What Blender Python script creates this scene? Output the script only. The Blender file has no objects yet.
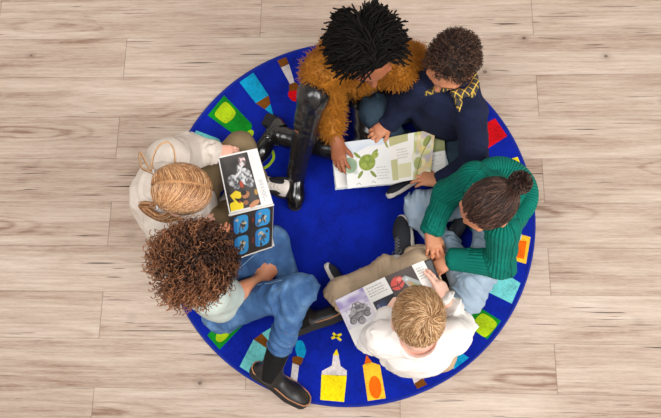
import bpy, math
import numpy as np
rng = np.random.default_rng(7)
A = lambda *v: np.array(v, dtype=float)
def nrm(v):
    v = np.asarray(v, float); return v / max(1e-9, np.linalg.norm(v))
C = bpy.context.scene.collection

# ------------------------------------------------------------------ camera geometry (metres, rug centre at the origin)
FPX, TH, ROLL, PROT, H = 620., math.radians(13.17), math.radians(-10.13), math.radians(10.57), .76 / .3059
def rz(a):
    c, s = math.cos(a), math.sin(a); return np.array([[c, -s, 0], [s, c, 0], [0, 0, 1]])
RZ = rz(PROT)
_U, _X = A(0, math.cos(TH), math.sin(TH)), A(1, 0, 0)
_c, _s = math.cos(ROLL), math.sin(ROLL)
CR, CU, CF = RZ @ (_c * _X + _s * _U), RZ @ (-_s * _X + _c * _U), RZ @ A(0, math.sin(TH), -math.cos(TH))
CAM = A(0, 0, H) - RZ @ A(.0255 * H, .2225 * H, 0)
def P(px, py, z):
    "the point at height z that the photograph shows at (px, py)"
    d = CR * (px - 330.5) / FPX - CU * (py - 209) / FPX + CF
    return CAM + d * (z - H) / d[2]
def D2(dx, dy):
    "a level direction in the room from one on the photograph"
    v = CR * dx - CU * dy; v[2] = 0; return nrm(v)

# ------------------------------------------------------------------ value noise
_LAT = rng.random((32, 32, 32)).astype(np.float32)
def noise3(p):
    p = np.asarray(p, np.float32); i = np.floor(p).astype(np.int32); f = p - i; f = f * f * (3 - 2 * f)
    r = 0
    for a in (0, 1):
        wa = f[..., 0] if a else 1 - f[..., 0]
        for b in (0, 1):
            wb = f[..., 1] if b else 1 - f[..., 1]
            for c in (0, 1):
                wc = f[..., 2] if c else 1 - f[..., 2]
                r = r + wa * wb * wc * _LAT[(i[..., 0] + a) % 32, (i[..., 1] + b) % 32, (i[..., 2] + c) % 32]
    return r * 2 - 1

# ------------------------------------------------------------------ distance-field shapes: (function, low corner, high corner)
def cone(a, b, ra, rb, wr=None, sq=None):
    a, b = A(*a), A(*b); ba = b - a; L2 = max(1e-9, ba @ ba); L = math.sqrt(L2); ax = ba / L
    o1 = nrm(np.cross(ax, A(.31, .52, .8))); o2 = np.cross(ax, o1)
    def fn(p):
        v = p - a; t = np.clip(v @ ba / L2, 0, 1); q = v - t[..., None] * ba
        if sq is not None:
            q = q + (q @ sq[0])[..., None] * sq[0] * (sq[1] - 1)
        d = np.sqrt((q * q).sum(-1)) - (ra + t * (rb - ra))
        if wr is not None:
            amp, lam = wr[0], wr[1]; sd = wr[2] if len(wr) > 2 else 0
            s_ = v @ ax; e1 = v @ o1; e2 = v @ o2; w = 0
            for o_, (l_, a_) in enumerate(((lam, 1.), (lam * .5, .55))):       # creases run round the limb and cluster near its ends
                n = noise3(np.stack([s_ / l_ + (e1 + e2) / l_ * .35 + sd, e1 / (l_ * 3) + sd + o_, e2 / (l_ * 3)], -1)); w = w + a_ * (1 - 2.4 * np.abs(n))
            mask = np.clip(.55 + 1.3 * noise3(v / .075 + sd), .08, 1) * (.45 + .55 * np.abs(2 * t - 1) ** 1.5)
            d = d - amp * mask * w
        return d
    m = max(ra, rb) + .01
    return fn, np.minimum(a, b) - m, np.maximum(a, b) + m
def ell(c, r, R=None):
    c, r = A(*c), A(*r); R = np.eye(3) if R is None else np.array(R)   # rows: local axes
    def fn(p):
        q = (p - c) @ R.T; k0 = np.sqrt(((q / r) ** 2).sum(-1)); k1 = np.sqrt(((q / (r * r)) ** 2).sum(-1)) + 1e-9
        return k0 * (k0 - 1) / k1
    m = r.max()
    return fn, c - m, c + m
def box(c, h, R=None, rad=.004):
    c, h = A(*c), A(*h) - rad; R = np.eye(3) if R is None else np.array(R)
    def fn(p):
        q = np.abs((p - c) @ R.T) - h
        return np.sqrt((np.maximum(q, 0) ** 2).sum(-1)) + np.minimum(q.max(-1), 0) - rad
    m = np.linalg.norm(h) + rad
    return fn, c - m, c + m
def halfspace(o, n, lo, hi):
    "solid on the side that n points to"
    o, n = A(*o), nrm(n)
    return (lambda p: -((p - o) @ n)), A(*lo), A(*hi)
def slab(o, R, pts, rad, z0, z1, rnd=.003):
    "a flat chain of discs in the local plane, thickened from z0 to z1"
    o, R = A(*o), np.array(R)
    def fn(p):
        q = (p - o) @ R.T; d = 9.
        for (x0, y0), (x1, y1), r0, r1 in zip(pts[:-1], pts[1:], rad[:-1], rad[1:]):
            bx, by = x1 - x0, y1 - y0; t = np.clip(((q[..., 0] - x0) * bx + (q[..., 1] - y0) * by) / (bx * bx + by * by + 1e-9), 0, 1)
            d = np.minimum(d, np.hypot(q[..., 0] - x0 - t * bx, q[..., 1] - y0 - t * by) - (r0 + t * (r1 - r0)))
        dz = np.abs(q[..., 2] - (z0 + z1) / 2) - (z1 - z0) / 2
        d, dz = d + rnd, dz + rnd
        return np.minimum(np.maximum(d, dz), 0) + np.hypot(np.maximum(d, 0), np.maximum(dz, 0)) - rnd
    m = max(np.hypot(*q) for q in pts) + max(rad) + max(abs(z0), abs(z1))
    return fn, o - m, o + m
def spline(pts, n):
    pts = np.array(pts, float); k = len(pts); out = []
    for t in np.linspace(0, k - 1, n):
        i = min(int(t), k - 2); f = t - i
        p0, p1, p2, p3 = pts[max(i - 1, 0)], pts[i], pts[i + 1], pts[min(i + 2, k - 1)]
        out.append(.5 * (2 * p1 + (p2 - p0) * f + (2 * p0 - 5 * p1 + 4 * p2 - p3) * f ** 2 + (3 * p1 - p0 - 3 * p2 + p3) * f ** 3))
    return np.array(out)
def chain(pts, rad, **kw):
    return [cone(a, b, r0, r1, **kw) for a, b, r0, r1 in zip(pts[:-1], pts[1:], rad[:-1], rad[1:])]

FL = .0146
def solidify(ops, vox, disp=None, floor=FL):
    """ops: ('u' | 's', shape, blend). Returns vertices and quads of the blended solid's skin."""
    us = [o for o in ops if o[0] == 'u']
    lo = np.min([o[1][1] for o in us], 0) - .02; hi = np.max([o[1][2] for o in us], 0) + .02
    n = np.ceil((hi - lo) / vox).astype(int) + 1
    D = np.full(n, .5, np.float32)
    ax = [lo[i] + vox * np.arange(n[i]) for i in range(3)]
    for kind, (fn, l, h), k in ops:
        a = np.clip(np.floor((l - k - .012 - lo) / vox).astype(int), 0, n); b = np.clip(np.ceil((h + k + .012 - lo) / vox).astype(int) + 1, 0, n)
        if (b - a).min() <= 0: continue
        G = np.stack(np.meshgrid(ax[0][a[0]:b[0]], ax[1][a[1]:b[1]], ax[2][a[2]:b[2]], indexing='ij'), -1)
        d = fn(G).astype(np.float32); S = D[a[0]:b[0], a[1]:b[1], a[2]:b[2]]
        if kind == 'u':
            m = np.minimum(S, d)
            if k > 0: m = m - np.maximum(k - np.abs(S - d), 0) ** 2 / (4 * k)
        else:
            m = np.maximum(S, -d)
            if k > 0: m = m + np.maximum(k - np.abs(S + d), 0) ** 2 / (4 * k)
        D[a[0]:b[0], a[1]:b[1], a[2]:b[2]] = m
    if disp is not None:
        I = np.argwhere(np.abs(D) < .03); q = lo + vox * I
        D[I[:, 0], I[:, 1], I[:, 2]] += disp(q).astype(np.float32)
    if floor is not None:
        z = ax[2][None, None, :]; D = np.maximum(D, (floor - z).astype(np.float32))
    return nets(D, lo, vox)
_CORN = np.array([(i, j, k) for i in (0, 1) for j in (0, 1) for k in (0, 1)])
_EDGE = [(a, b) for a in range(8) for b in range(a + 1, 8) if abs(_CORN[a] - _CORN[b]).sum() == 1]
def nets(D, lo, vox):
    ins = D < 0; n = np.array(D.shape)
    cnt = sum(ins[i:n[0] - 1 + i, j:n[1] - 1 + j, k:n[2] - 1 + k].astype(np.int8) for i, j, k in _CORN)
    act = np.argwhere((cnt > 0) & (cnt < 8)); idx = np.full(n - 1, -1, np.int32); idx[act[:, 0], act[:, 1], act[:, 2]] = np.arange(len(act))
    V = np.stack([D[act[:, 0] + i, act[:, 1] + j, act[:, 2] + k] for i, j, k in _CORN], 1)
    acc = np.zeros((len(act), 3)); num = np.zeros(len(act))
    for a, b in _EDGE:
        va, vb = V[:, a], V[:, b]; x = (va < 0) != (vb < 0); t = np.where(x, va / np.where(x, va - vb, 1), 0)
        acc += x[:, None] * (_CORN[a] + t[:, None] * (_CORN[b] - _CORN[a])); num += x
    vs = lo + vox * (act + acc / num[:, None]); fs = []
    for d in range(3):
        e1, e2 = (d + 1) % 3, (d + 2) % 3
        s0 = [slice(None)] * 3; s1 = [slice(None)] * 3; s0[d] = slice(0, -1); s1[d] = slice(1, None)
        x = ins[tuple(s0)] != ins[tuple(s1)]; q = np.argwhere(x); q = q[(q[:, e1] > 0) & (q[:, e2] > 0) & (q[:, e1] < n[e1] - 1) & (q[:, e2] < n[e2] - 1)]
        f = []
        for u, v in ((0, 0), (-1, 0), (-1, -1), (0, -1)):
            c = q.copy(); c[:, e1] += u; c[:, e2] += v; f.append(idx[c[:, 0], c[:, 1], c[:, 2]])
        f = np.stack(f, 1); flip = ~ins[q[:, 0], q[:, 1], q[:, 2]]; f[flip] = f[flip][:, ::-1]; fs.append(f)
    return vs, np.concatenate(fs)

# ------------------------------------------------------------------ meshes and objects
ORI = {}
def make(name, vs, fs, mats, parent=None, loc=None, midx=None, smooth=True, attrs=None):
    """vs in room coordinates; one mesh object, its origin at loc (or its parent's)."""
    vs = np.asarray(vs, float)
    top = parent
    o0 = ORI[parent.name] if parent is not None else (A(*loc) if loc is not None else A(0, 0, 0))
    me = bpy.data.meshes.new(name)
    if isinstance(fs, np.ndarray):
        k = fs.shape[1]; nf = len(fs)
        me.vertices.add(len(vs)); me.vertices.foreach_set('co', (vs - o0).astype(np.float32).ravel())
        me.loops.add(nf * k); me.loops.foreach_set('vertex_index', fs.astype(np.int32).ravel())
        me.polygons.add(nf); me.polygons.foreach_set('loop_start', np.arange(nf, dtype=np.int32) * k)
    else:
        me.from_pydata([tuple(v) for v in vs - o0], [], [tuple(int(i) for i in f) for f in fs])
    for m in (mats if isinstance(mats, (list, tuple)) else [mats]): me.materials.append(m)
    if midx is not None: me.polygons.foreach_set('material_index', np.asarray(midx, np.int32))
    me.polygons.foreach_set('use_smooth', np.full(len(me.polygons), bool(smooth)))
    for k, v in (attrs or {}).items():
        v = np.asarray(v, np.float32)
        if v.ndim == 1: me.attributes.new(k, 'FLOAT', 'POINT').data.foreach_set('value', v)
        else: me.attributes.new(k, 'FLOAT_VECTOR', 'POINT').data.foreach_set('vector', v.ravel())
    me.update(calc_edges=True); me.validate()
    ob = bpy.data.objects.new(name, me); C.objects.link(ob)
    if parent is not None: ob.parent = parent
    else: ob.location = o0
    ORI[ob.name] = o0
    return ob
def empty(name, loc):
    ob = bpy.data.objects.new(name, None); C.objects.link(ob); ob.location = loc; ob.empty_display_size = .05; ORI[ob.name] = A(*loc); return ob
def tag(o, label, cat, group=None):
    o['label'] = label; o['category'] = cat
    if group: o['group'] = group
    return o
def tubes(paths, rad, sides=4, rnd=None):
    """paths (N,K,3), rad (N,K): N tubes; returns vertices, quads, and the attributes rnd (per tube) and along."""
    paths = np.asarray(paths, float); N, K, _ = paths.shape; rad = np.broadcast_to(rad, (N, K))
    t = np.gradient(paths, axis=1); t /= np.linalg.norm(t, axis=2, keepdims=True) + 1e-9
    ref = np.where(np.abs(t[:, :1, 2:3]) > .8, A(1, .2, 0), A(.1, .2, 1)); ref = np.broadcast_to(ref, t.shape)
    u = np.cross(t, ref); u /= np.linalg.norm(u, axis=2, keepdims=True) + 1e-9; w = np.cross(t, u)
    an = np.arange(sides) * 2 * math.pi / sides
    V = paths[:, :, None] + rad[:, :, None, None] * (np.cos(an)[None, None, :, None] * u[:, :, None] + np.sin(an)[None, None, :, None] * w[:, :, None])
    b = (np.arange(N)[:, None, None] * K + np.arange(K - 1)[None, :, None]) * sides; j = np.arange(sides)[None, None, :]; j2 = (j + 1) % sides
    Fq = np.stack([b + j, b + j2, b + sides + j2, b + sides + j], -1).reshape(-1, 4)
    r = rng.random(N) if rnd is None else rnd
    return V.reshape(-1, 3), Fq, {'rnd': np.repeat(r, K * sides), 'along': np.tile(np.repeat(np.linspace(0, 1, K), sides), N)}
def merge(*parts):
    """parts: (verts, quads, attrs)"""
    vs, fs, off = [], [], 0; ks = set().union(*[set(p[2]) for p in parts]); at = {k: [] for k in ks}
    for v, f, a in parts:
        vs.append(v); fs.append(f + off); off += len(v)
        for k in ks: at[k].append(a.get(k, np.zeros(len(v))))
    return np.concatenate(vs), np.concatenate(fs), {k: np.concatenate(v) for k, v in at.items()}

# ------------------------------------------------------------------ materials
def nt(name):
    m = bpy.data.materials.new(name); m.use_nodes = True; t = m.node_tree; return m, t, t.nodes['Principled BSDF']
def N(t, typ, **kw):
    n = t.nodes.new(typ)
    for k, v in kw.items():
        if k.startswith('i_'): n.inputs[k[2:].replace('_', ' ')].default_value = v
        elif isinstance(k, str): setattr(n, k, v)
    return n
def math_(t, op, a, b=None, c=None):
    n = t.nodes.new('ShaderNodeMath'); n.operation = op
    for i, x in enumerate((a, b, c)):
        if x is None: continue
        if isinstance(x, (int, float)): n.inputs[i].default_value = x
        else: t.links.new(x, n.inputs[i])
    return n.outputs[0]
def ramp(t, fac, stops):
    n = t.nodes.new('ShaderNodeValToRGB'); e = n.color_ramp.elements
    while len(e) > 1: e.remove(e[-1])
    e[0].position, e[0].color = stops[0][0], (*stops[0][1][:3], 1)
    for p, c in stops[1:]:
        k = e.new(p); k.color = (*c[:3], 1)
    t.links.new(fac, n.inputs[0]); return n.outputs[0]
def lin(r, g=None, b=None):
    "sRGB 0..255 to linear"
    f = lambda x: (x / 255 / 12.92) if x / 255 <= .04045 else ((x / 255 + .055) / 1.055) ** 2.4
    return (f(r), f(g), f(b))
def noise_tex(t, scale, detail=3, coord=None, rough=.5, dist=0):
    n = t.nodes.new('ShaderNodeTexNoise'); n.inputs['Scale'].default_value = scale; n.inputs['Detail'].default_value = detail
    n.inputs['Roughness'].default_value = rough; n.inputs['Distortion'].default_value = dist
    if coord is not None: t.links.new(coord, n.inputs['Vector'])
    return n.outputs['Fac']
def scaled(t, vec, s):
    n = t.nodes.new('ShaderNodeVectorMath'); n.operation = 'MULTIPLY'; t.links.new(vec, n.inputs[0]); n.inputs[1].default_value = s; return n.outputs[0]
def obj_co(t): return t.nodes.new('ShaderNodeTexCoord').outputs['Object']
def bump(t, b, h, strength, dist=.002):
    n = t.nodes.new('ShaderNodeBump'); n.inputs['Strength'].default_value = strength; n.inputs['Distance'].default_value = dist
    t.links.new(h, n.inputs['Height']); t.links.new(n.outputs[0], b.inputs['Normal']); return n
def cloth(name, c1, c2=None, rough=.85, scale=12, weave=900, bstr=.25, sheen=.0, spec=.3):
    m, t, b = nt(name); co = obj_co(t); c2 = c2 or tuple(x * .75 for x in c1)
    f = noise_tex(t, scale, 4, co); f2 = noise_tex(t, weave, 1, co)
    t.links.new(ramp(t, math_(t, 'ADD', math_(t, 'MULTIPLY', f, .7), math_(t, 'MULTIPLY', f2, .3)), [(.3, c2), (.7, c1)]), b.inputs['Base Color'])
    b.inputs['Roughness'].default_value = rough; b.inputs['Specular IOR Level'].default_value = spec; b.inputs['Sheen Weight'].default_value = sheen
    if bstr: bump(t, b, f2, bstr, .001)
    return m
def plain(name, c, rough=.5, spec=.5, coat=0, var=.06, bumps=None, metal=0):
    m, t, b = nt(name); co = obj_co(t)
    t.links.new(ramp(t, noise_tex(t, 25, 3, co), [(.3, tuple(x * (1 - var) for x in c)), (.7, tuple(min(1, x * (1 + var)) for x in c))]), b.inputs['Base Color'])
    b.inputs['Roughness'].default_value = rough; b.inputs['Specular IOR Level'].default_value = spec; b.inputs['Coat Weight'].default_value = coat; b.inputs['Metallic'].default_value = metal
    if bumps: bump(t, b, noise_tex(t, bumps[0], 3, co), bumps[1], .002)
    return m
def skin_mat(name, c, red=None):
    m, t, b = nt(name); co = obj_co(t); red = red or (c[0], c[1] * .82, c[2] * .8)
    t.links.new(ramp(t, noise_tex(t, 18, 3, co), [(.3, c), (.75, red)]), b.inputs['Base Color'])
    b.inputs['Roughness'].default_value = .48; b.inputs['Specular IOR Level'].default_value = .35
    b.inputs['Subsurface Weight'].default_value = .15; b.inputs['Subsurface Radius'].default_value = (.6, .25, .12); b.inputs['Subsurface Scale'].default_value = .008
    bump(t, b, noise_tex(t, 350, 2, co), .08, .001); return m
def hair_mat(name, stops, rough=.4, spec=.4):
    m, t, b = nt(name); a = t.nodes.new('ShaderNodeAttribute'); a.attribute_name = 'rnd'
    t.links.new(ramp(t, a.outputs['Fac'], stops), b.inputs['Base Color'])
    b.inputs['Roughness'].default_value = rough; b.inputs['Specular IOR Level'].default_value = spec; return m
# ------------------------------------------------------------------ people
def lerp(a, b, t): return a + (b - a) * t
def rot(v, axis, a):
    v, k = A(*v), nrm(axis); return v * math.cos(a) + np.cross(k, v) * math.sin(a) + k * (k @ v) * (1 - math.cos(a))
def hand_ops(W, d, n, L, side, curl=(.25, .45, .3), thumb=(.7, .25), fan=.15, curls=None):
    """five-fingered hand: W wrist, d towards the fingers, n out of the back of the hand, side +1 puts the thumb at d x n."""
    d = nrm(d); n = nrm(n - (n @ d) * d); w = np.cross(d, n) * side; ops = []
    k0 = W + d * .02 * L
    offs, lens, kn = (.155, .05, -.055, -.155), (.43, .48, .44, .34), (.47, .50, .48, .43)
    for i in range(4):
        K = W + d * kn[i] * L + w * offs[i] * L + n * (.02 if i in (1, 2) else 0) * L
        ops.append(('u', cone(k0 + w * offs[i] * .55 * L, K, .115 * L, .085 * L), .012))
    for i in range(4):
        K = W + d * kn[i] * L + w * offs[i] * L
        dd = rot(d, n, -side * fan * (i - 1.3) * -1 if False else 0); dd = nrm(d + w * fan * (1.3 - i)); ax = nrm(np.cross(dd, n)); p = K; c = (curls[i] if curls else curl); a = 0
        for j, (fr, r0, r1) in enumerate(((.45, .062, .055), (.31, .055, .05), (.24, .05, .04))):
            a += c[j]; q = p + rot(dd, ax, -a) * fr * lens[i] * L
            ops.append(('u', cone(p, q, r0 * L * (.88 if i == 3 else 1), r1 * L * (.88 if i == 3 else 1)), .0035)); p = q
    tb = W + d * .14 * L + w * .12 * L - n * .03 * L; t1 = nrm(d * .62 + w * thumb[0] - n * thumb[1])
    tk = tb + t1 * .30 * L; t2 = nrm(t1 * .8 + d * .5 - n * thumb[1] * .8); te = tk + t2 * .24 * L
    ops += [('u', cone(tb, tk, .085 * L, .066 * L), .008), ('u', cone(tk, te, .063 * L, .047 * L), .003)]
    return ops
def head_frame(C0, face, pitch, roll=0):
    f = nrm(face * math.cos(pitch) - A(0, 0, 1) * math.sin(pitch)); u = nrm(face * math.sin(pitch) + A(0, 0, 1) * math.cos(pitch)); r = np.cross(f, u)
    u, r = u * math.cos(roll) + r * math.sin(roll), r * math.cos(roll) - u * math.sin(roll)
    return dict(C=C0, r=r, f=f, u=u)
def hp(h, x, y, z): return h['C'] + h['s'] * (x * h['r'] + y * h['f'] + z * h['u'])
def head_ops(h):
    s = h['s']; R = np.stack([h['r'], h['f'], h['u']]); E = lambda x, y, z, *r: ell(hp(h, x, y, z), A(*r) * s, R)
    K = lambda a, b, r0, r1: cone(hp(h, *a), hp(h, *b), r0 * s, r1 * s)
    ops = [('u', E(0, 0, 0, .36, .45, .40), 0), ('u', E(0, .11, -.27, .29, .29, .33), .03), ('u', K((0, .24, -.50), (0, .30, -.50), .10, .09), .03)]
    for x in (-1, 1):
        ops += [('u', E(x * .19, .25, -.24, .10, .12, .11), .02), ('s', E(x * .165, .475, -.11, .095, .07, .06), .012), ('u', E(x * .165, .365, -.115, .078, .062, .062), .004)]
        ops += [('u', K((x * .07, .41, .02), (x * .24, .35, .015), .05, .045), .015)]
    ops += [('u', K((0, .42, -.09), (0, .50, -.25), .036, .055), .012), ('u', K((-.06, .43, -.265), (.06, .43, -.265), .042, .042), .008)]
    ops += [('u', K((-.085, .375, -.385), (.085, .375, -.385), .028, .028), .006), ('u', K((0, .395, -.375), (0, .40, -.375), .035, .035), .006), ('u', K((-.06, .375, -.425), (.06, .375, -.425), .034, .034), .006)]
    for x in (-1, 1):
        Re = np.stack([rot(h['r'], h['u'], x * -.35), rot(h['f'], h['u'], x * -.35), h['u']])
        c = hp(h, x * .375, -.02, -.13); ops += [('u', ell(c, A(.04, .095, .15) * s, Re), .008), ('s', ell(c + (x * Re[0] * .035 + Re[1] * .01) * s, A(.03, .05, .09) * s, Re), .006)]
    return ops
def face_zones(vs, fs, h, lips=1, brow=2):
    c = (vs[fs].mean(1) - h['C']) / h['s']; x, y, z = np.abs(c @ h['r']), c @ h['f'], c @ h['u']; m = np.zeros(len(fs), int)
    m[(y > .3) & (x < .12) & (z > -.455) & (z < -.345)] = lips
    m[(y > .25) & (x > .07) & (x < .26) & (np.abs(z - .03 + (x - .16) ** 2 * 2) < .024)] = brow
    m[(y > .25) & (x > .09) & (x < .245) & (np.abs(z + .145 - (x - .165) ** 2 * 2.5) < .014)] = brow
    return m
MATS = {}
def torso_pts(j, bulge):
    pv, nb = j['pelvis'], j['neck']; F = j['face']
    return [pv, lerp(pv, nb, .33) - F * bulge, lerp(pv, nb, .68) - F * bulge * 1.2, nb - F * bulge * .3]
def build_person(name_label, j, skin, g=1.0, hs=.2, hand=None, vox=.004, bulge=.03, torso_r=(.105, .095, .095, .06), sleeves=True):
    """j: joints in room coordinates. Makes the skin as one continuous mesh (the thing itself)."""
    h = j['head']; h['s'] = hs; ops = []
    T = torso_pts(j, bulge); sq = (nrm(j['face']), 1.3); j['T'] = T
    ops += [('u', c, .03) for c in chain(T, [x * g for x in torso_r], sq=sq)]
    nb = j['neck']; hb = hp(h, 0, -.14, -.30)
    ops += [('u', cone(nb, hb, .052 * g, .045 * g), .03)] + head_ops(h)
    for s in 'RL':
        sh, el, wr = j[s + 'sh'], j[s + 'el'], j[s + 'wr']
        ops += [('u', cone(nb, sh, .05 * g, .046 * g), .03), ('u', cone(sh, el, .042 * g, .034 * g), .02), ('u', cone(el, wr, .035 * g, .023 * g), .012)]
        if hand and s in hand: ops += hand_ops(wr, *hand[s][0], **hand[s][1])
        hip, kn, an, toe = j[s + 'hip'], j[s + 'kn'], j[s + 'an'], j[s + 'toe']
        ops += [('u', cone(hip, kn, .066 * g, .046 * g), .03), ('u', cone(kn, an, .047 * g, .031 * g), .015), ('u', cone(an, lerp(an, toe, .42) - A(0, 0, .01), .026 * g, .014 * g), .008)]
    vs, fs = solidify(ops, vox)
    base = A(j['pelvis'][0], j['pelvis'][1], 0)
    lab, mats = name_label, [skin, MATS['lip_' + skin.name] if 'lip_' + skin.name in MATS else MATS['lips'], MATS['brow']]
    ob = make('person', vs, fs, mats, loc=base, midx=face_zones(vs, fs, h))
    tag(ob, lab, 'person'); return ob
def top_ops(j, g, off=.016, wr=(.006, .05), rr=(.12, .112, .11, .075), arm=(.056, .05, .047, .036), hem=0, cuff=True, neck_r=.058, sleeve=1.0, k=.03):
    """pullover: blended solid over torso and sleeves, opened at the neck."""
    sq = (nrm(j['face']), 1.28); ops = []
    T = list(j['T']); T[0] = T[0] + A(0, 0, hem)
    for i, c in enumerate(chain(T, [x * g for x in rr], sq=sq, wr=(wr[0] * 1.3, wr[1] * 1.6, 3.1))): ops.append(('u', c, .03))
    for q, s in enumerate('RL'):
        sh, el, w = j[s + 'sh'], j[s + 'el'], j[s + 'wr']
        ops.append(('u', cone(j['neck'] - A(0, 0, .015), sh, .068 * g, arm[0] * g * 1.02), k))
        ops.append(('u', cone(sh, el, arm[0] * g, arm[1] * g, wr=(*wr, q * 5 + 1)), .022))
        if sleeve >= 1:
            e2 = lerp(el, w, .92 if sleeve == 1 else sleeve - 1); ops.append(('u', cone(el, e2, arm[1] * g, arm[3] * g, wr=(wr[0], wr[1] * .8, q * 5 + 7)), .016))
    return ops
def neck_cut(j, r, up=.0):
    h = j['head']; nb = j['neck'] + A(0, 0, up); hb = hp(h, 0, -.10, -.34)
    return ('s', cone(nb, hb + (hb - nb) * .6, r, r * 1.15), .008)
def cuff_ops(j, g, s, r=.036, l=.22):
    el, w = j[s + 'el'], j[s + 'wr']; return [('u', cone(lerp(el, w, 1 - l), lerp(el, w, .97), r * g, r * g * .97), .004), ('s', cone(lerp(el, w, .96), w + (w - el) * .2, r * g * .78, r * g * .78), .002)]
def leg_ops(j, g, wr=(.006, .05), rr=(.083, .064, .058, .047), stop=.93, sides='RL', hr=.095):
    ops = [('u', cone(j['Rhip'], j['Lhip'], hr * g, hr * g), .03), ('u', cone(j['pelvis'], j['pelvis'] + A(0, 0, .05), .013 * g + hr * g, hr * g, sq=(nrm(j['face']), 1.25)), .03)]
    for q, s in enumerate(sides):
        hip, kn, an = j[s + 'hip'], j[s + 'kn'], j[s + 'an']
        ops += [('u', cone(hip, kn, rr[0] * g, rr[1] * g, wr=(*wr, q * 3 + 2)), .03), ('u', cone(kn, lerp(kn, an, stop), rr[2] * g, rr[3] * g, wr=(*wr, q * 3 + 11)), .022)]
    return ops
def shoe(parent, name, an, toe, up, L, m_up, m_sole, style='sneaker', welt=None, label=None, vox=.004, sole_h=.022, shaft=None):
    """an: ankle joint; toe: tip; up: out of the instep."""
    up = nrm(up)
    for _ in range(6):                                             # sole plane: from below the ankle to the toe tip
        o = an - up * (.24 * L); t = nrm(toe - o); up = nrm(up - (up @ t) * t)
    r = np.cross(t, up); R = np.stack([t, r, up])
    pts = [(-.14 * L, 0), (.10 * L, 0), (.42 * L, .01 * L), (.62 * L, .015 * L)]
    rad = [.135 * L, .13 * L, .17 * L, .14 * L]
    X = lambda x, y, z: o + t * x * L + r * y * L + up * z * L
    zs = sole_h / L
    sv, sf = solidify([('u', slab(o, R, pts, rad, 0, sole_h, .004), 0)], vox)
    shift = [(-.14 * L, 0), (.10 * L, 0), (.42 * L, .01 * L), (.61 * L, .015 * L)]
    u = [('u', cone(X(-.13, 0, .10), X(.12, 0, .10), .125 * L, .12 * L), .01), ('u', cone(X(.12, 0, .12), X(.44, .01, .06), .125 * L, .145 * L), .03), ('u', ell(X(.51, .012, .075), A(.235, .165, .115) * L, R), .03)]
    if style == 'boot':
        u += [('u', cone(X(-.05, 0, .12), an, .125 * L, .15 * L), .03), ('u', cone(an, an + shaft, .155 * L, .175 * L), .02), ('s', cone(an + shaft * .8, an + shaft * 1.4, .15 * L, .16 * L), .003)]
    else:
        u += [('u', cone(X(-.06, 0, .12), X(-.04, 0, .27), .12 * L, .125 * L), .03), ('s', cone(X(-.01, 0, .27), X(0, 0, .5), .10 * L, .12 * L), .006)]
    u.append(('s', halfspace(o + up * sole_h * .8, -up, o - L, o + L), .002))
    uv, uf = solidify(u, vox)
    q = uv[uf].mean(1) - o; mi = None; q0 = uv[uf].mean(1)
    mats = [m_up]
    if style == 'boot':                                             # knitted gusset at the ankle
        sd = nrm(shaft); v = q0 - an; al = v @ sd; sidev = nrm(np.cross(sd, t)); fw = np.cross(sidev, sd); y = v @ sidev; x = v @ fw; wd = .062 * L + .25 * np.clip(al, -.02, .1)
        mats = [m_up, MATS['elastic']]; mi = ((np.abs(y) > .05 * L) & (np.abs(x) < wd + .01) & (al > -.03)).astype(int)
    ob = make(name, uv, uf, mats, parent, midx=mi)
    make('sole', sv, sf, m_sole, ob)
    if label: ob['label'] = label
    if welt:
        out = []
        for an_ in np.linspace(0, 2 * math.pi, 49):                 # along the outline of the sole
            c_, s_ = math.cos(an_), math.sin(an_); hi = 0.
            for dd in np.linspace(.02 * L, .75 * L, 220):
                x_, y_ = .22 * L + dd * c_, dd * s_; dmin = 9.
                for (x0, y0), (x1, y1), r0, r1 in zip(pts[:-1], pts[1:], rad[:-1], rad[1:]):
                    t_ = min(1, max(0, ((x_ - x0) * (x1 - x0) + (y_ - y0) * (y1 - y0)) / ((x1 - x0) ** 2 + (y1 - y0) ** 2))); dmin = min(dmin, math.hypot(x_ - x0 - t_ * (x1 - x0), y_ - y0 - t_ * (y1 - y0)) - r0 - t_ * (r1 - r0))
                if dmin < 0: hi = dd
            out.append(o + t * (.22 * L + hi * c_) + r * (hi * s_) + up * (sole_h + .001))
        wv, wf, _a = tubes(np.array([out]), .0028, 5)
        make('welt', wv, wf, welt, ob)
    return ob, X, (t, r, up, o, L)
def laces(ob, X, m, n=4, x0=.16, x1=.36, z0=.275, z1=.225, half=.055, rad=.0032):
    ps = []
    for i in range(n):
        a = i / (n - 1); x = lerp(x0, x1, a); z = lerp(z0, z1, a)
        for s in (1, -1): ps.append([X(x - .03 * s, -half, z - .022), X(x - .015 * s, -half * .5, z), X(x, 0, z + .008), X(x + .015 * s, half * .5, z), X(x + .03 * s, half, z - .022)])
    for s in (1, -1): ps.append([X(x0 - .03, 0, z0 + .012), X(x0 - .06, s * .05, z0 + .03), X(x0 - .02, s * .11, z0 + .0), X(x0 + .03, s * .07, z0 - .01), X(x0 - .03, 0, z0 + .012)])
    v, f, at = tubes(np.array([spline(p, 7) for p in ps]), rad, 4); make('laces', v, f, m, ob)
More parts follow.
